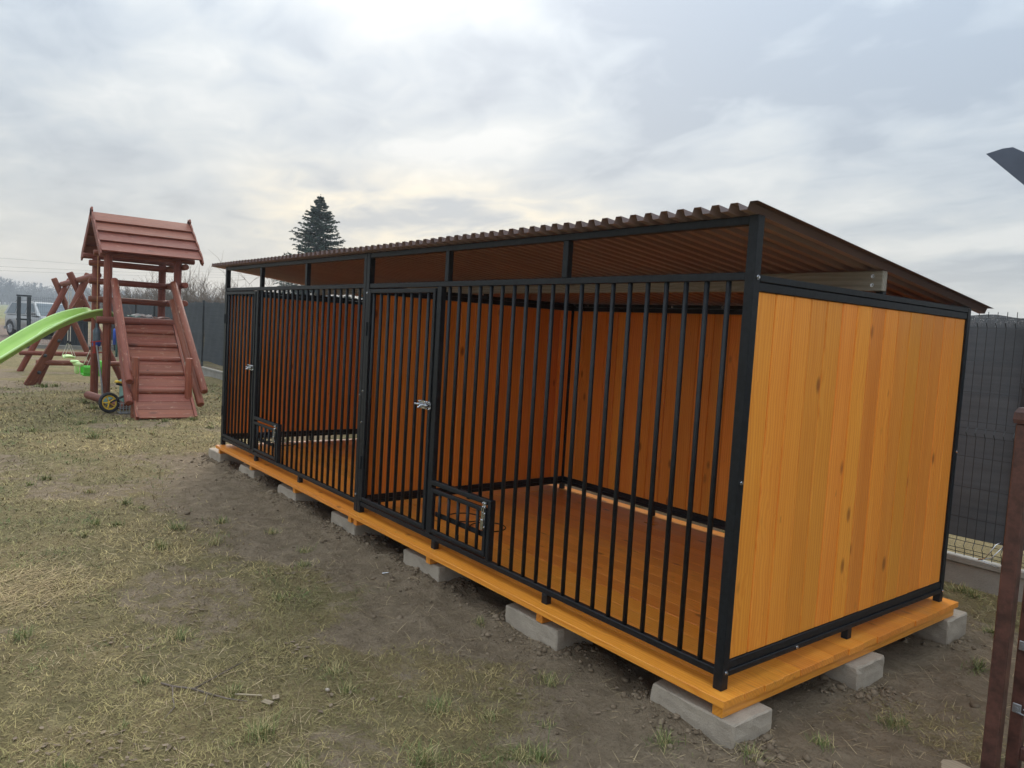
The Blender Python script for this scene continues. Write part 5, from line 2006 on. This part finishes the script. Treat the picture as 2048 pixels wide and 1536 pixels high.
# soil crumbs and clods, mostly heaped round the blocks
ico = bmesh.new()
bmesh.ops.create_icosphere(ico, subdivisions=1, radius=1.0)
IV = np.array([v_.co[:] for v_ in ico.verts])
IF = np.array([[v_.index for v_ in f_.verts] for f_ in ico.faces])
ico.free()
cxs, cys, css = [], [], []
for i_, (x0, x1, y0, y1, _) in enumerate(BLK):
    n = 330 if i_ < 8 else 100
    a_ = RNG.uniform(0, 1, n)
    side = RNG.integers(0, 3, n)
    ofs = np.abs(RNG.normal(0.0, 0.085, n)) + 0.004
    xx = np.where(side == 0, x0 + (x1 - x0) * a_, np.where(side == 1, x0 - ofs, x1 + ofs))
    yy = np.where(side == 0, y0 - ofs, y0 - 0.05 + (y1 - y0) * a_)
    cxs.append(xx); cys.append(yy); css.append(RNG.gamma(1.5, 0.0030, n) + 0.0016)
x, y, d = fan(5000, 1.9, 9.0, 1.2)
keep = (dirtmask(x, y) > 0.55) & (y < 2.98)
cxs.append(x[keep]); cys.append(y[keep]); css.append(RNG.gamma(1.4, 0.0022, keep.sum()) + 0.0012)
x, y, s_ = np.concatenate(cxs), np.concatenate(cys), np.minimum(np.concatenate(css), 0.017)
n = len(x)
z = ground_z(x, y) + s_ * 0.25
P = IV[None] * (1 + RNG.normal(0, 0.32, (n, len(IV), 1))) * s_[:, None, None] * np.stack([RNG.uniform(0.8, 1.4, n), RNG.uniform(0.8, 1.4, n), RNG.uniform(0.55, 0.9, n)], -1)[:, None, :]
P = P + np.stack([x, y, z], -1)[:, None, :]
F = (IF[None] + (np.arange(n) * len(IV))[:, None, None]).reshape(-1, 3)
me_ = bpy.data.meshes.new('soil_crumbs')
np_mesh(me_, P.reshape(-1, 3), F)
cc = np.ones((n, len(IV), 4), np.float32)
cc[:, :, :3] = (lerp3((0.13, 0.095, 0.063), (0.26, 0.20, 0.138), RNG.uniform(0, 1, n)))[:, None, :]
me_.attributes.new('Col', 'FLOAT_COLOR', 'POINT').data.foreach_set('color', cc.ravel())
o_ = kind(obj('soil_crumbs', me_, 'litter'), 'stuff')
tag(o_, "crumbled brown soil heaped around the concrete blocks", 'soil')

# crumpled dead leaves in drifts
LV, LF, LC = [], [], []
spots = [(640, 1150, 0.13, 60), (385, 1220, 0.10, 40), (140, 1205, 0.10, 35), (130, 1480, 0.12, 50), (280, 1500, 0.12, 60), (600, 1290, 0.09, 30), (590, 1150, 0.08, 25), (260, 1290, 0.10, 30), (880, 1215, 0.07, 18), (700, 1390, 0.12, 20), (420, 1500, 0.12, 25), (1700, 1440, 0.2, 30), (1100, 1400, 0.2, 25)]
for u, v, sg, n in spots:
    c_ = onz(u, v)
    for _ in range(n // 2):
        a_, b2 = c_[0] + RNG.normal(0, sg), c_[1] + RNG.normal(0, sg * 0.7)
        if not outside(np.array([a_]), np.array([b2]))[0]:
            continue
        s_ = RNG.uniform(0.006, 0.016)
        t = RNG.uniform(0, 6.28)
        zz = gz(a_, b2) + 0.006
        k0 = len(LV)
        ct, st2 = math.cos(t), math.sin(t)
        for lx_, ly_, lz_ in ((-1, 0, 0), (-0.3, -0.5, 0.25), (0.4, -0.45, 0.1), (1, 0, 0.35), (0.4, 0.45, 0.15), (-0.3, 0.5, 0.3), (0, 0, 0.02)):
            lx2, ly2 = lx_ * s_, ly_ * s_
            LV.append((a_ + lx2 * ct - ly2 * st2, b2 + lx2 * st2 + ly2 * ct, zz + lz_ * s_ * RNG.uniform(0.2, 0.8)))
        LF += [(k0 + 6, k0 + i_, k0 + (i_ + 1) % 6) for i_ in range(6)]
        cl_ = lerp3((0.12, 0.088, 0.06), (0.27, 0.205, 0.145), RNG.uniform(0, 1, 1))[0]
        LC += [tuple(cl_) + (1.0,)] * 7
me_ = bpy.data.meshes.new('dead_leaves')
np_mesh(me_, np.array(LV), np.array(LF))
me_.attributes.new('Col', 'FLOAT_COLOR', 'POINT').data.foreach_set('color', np.array(LC, np.float32).ravel())
o_ = kind(obj('dead_leaves', me_, 'litter'), 'stuff')
tag(o_, "drifts of crumpled dead leaves on the lawn", 'leaves')

# fallen twig, chips, pebble, dropped screw
def gp3(u, v, dz_=0.006):
    p_ = onz(u, v)
    return Vector((p_[0], p_[1], gz(p_[0], p_[1]) + dz_))


b_ = MB()
b_.tube([gp3(322, 1361), gp3(345, 1367), gp3(385, 1371), gp3(415, 1381), gp3(455, 1392), gp3(495, 1399)], [0.0035, 0.004, 0.004, 0.0035, 0.003, 0.0015], 6)
b_.tube([gp3(345, 1367), gp3(346, 1390), gp3(349, 1408), gp3(328, 1432)], [0.003, 0.0026, 0.0022, 0.0012], 5)
b_.tube([gp3(388, 1371), gp3(430, 1350), gp3(465, 1330), gp3(500, 1312)], [0.0028, 0.0024, 0.002, 0.001], 5)
b_.tube([gp3(415, 1382), gp3(408, 1405)], [0.0024, 0.0012], 5)
tag(b_.build('fallen_twig', 'bark', None, gp3(385, 1371)), "thin branching twig lying on the lawn", 'twig')
for k, (u, v, lx_, ly_, r_, lab) in enumerate(((535, 1400, 0.024, 0.012, 0.4, "pale wood chip lying beside the fallen twig's tip, the longer of two"), (552, 1390, 0.018, 0.013, -0.3, "pale squarish wood chip beside the fallen twig, the smaller of two"),
                                              (497, 1385, 0.055, 0.004, 0.8, "thin pale splinter lying upright to the fallen twig"))):
    c_ = gp3(u, v, 0.010)
    o_ = obj('wood_chip', boxmesh('wood_chip', lx_ * 2, ly_ * 2, 0.004, 0.001, 'stump'), None, None, c_, (0.08, -0.06, r_))
    tag(o_, lab, 'wood chip', 'wood chips on the lawn')
c_ = gp3(655, 1376, 0.008)
b_ = MB().add([tuple(np.array(p_) * (0.013, 0.010, 0.008) + np.array(c_)) for p_ in IV * (1 + RNG.normal(0, 0.08, (12, 1)))], [tuple(f_) for f_ in IF])
tag(b_.build('pebble', 'concrete', None, c_, True), "small round grey pebble in the short grass", 'pebble')
c_ = gp3(766, 1150, 0.010)
b_ = MB()
b_.tube([c_, c_ + Vector((0.012, 0.028, 0.004))], [0.0032, 0.0028], 8)
b_.tube([c_ - Vector((0.0015, 0.0035, 0.0005)), c_], 0.006, 8)
tag(b_.build('dropped_screw', 'chrome', None, c_), "shiny dropped screw on the bare soil before the platform", 'screw')

# ------------------------------------------------------------------ hazy winter air
hz = MB().box((-930, -530, -1.6), (530, 930, 14.0)).mesh('haze')
hm = bpy.data.materials.new('haze')
hm.use_nodes = True
hm.node_tree.nodes.clear()
q = NT(hm.node_tree)
pv = q.n('ShaderNodeVolumePrincipled', {'Color': (0.80, 0.87, 0.95, 1), 'Density': 0.0012, 'Anisotropy': 0.0})
q.n('ShaderNodeOutputMaterial', {'Volume': pv.outputs[0]})
hz.materials.append(hm)
hzo = obj('haze', hz)
kind(hzo, 'stuff')
tag(hzo, "pale blue haze veiling the distant wood", 'haze')
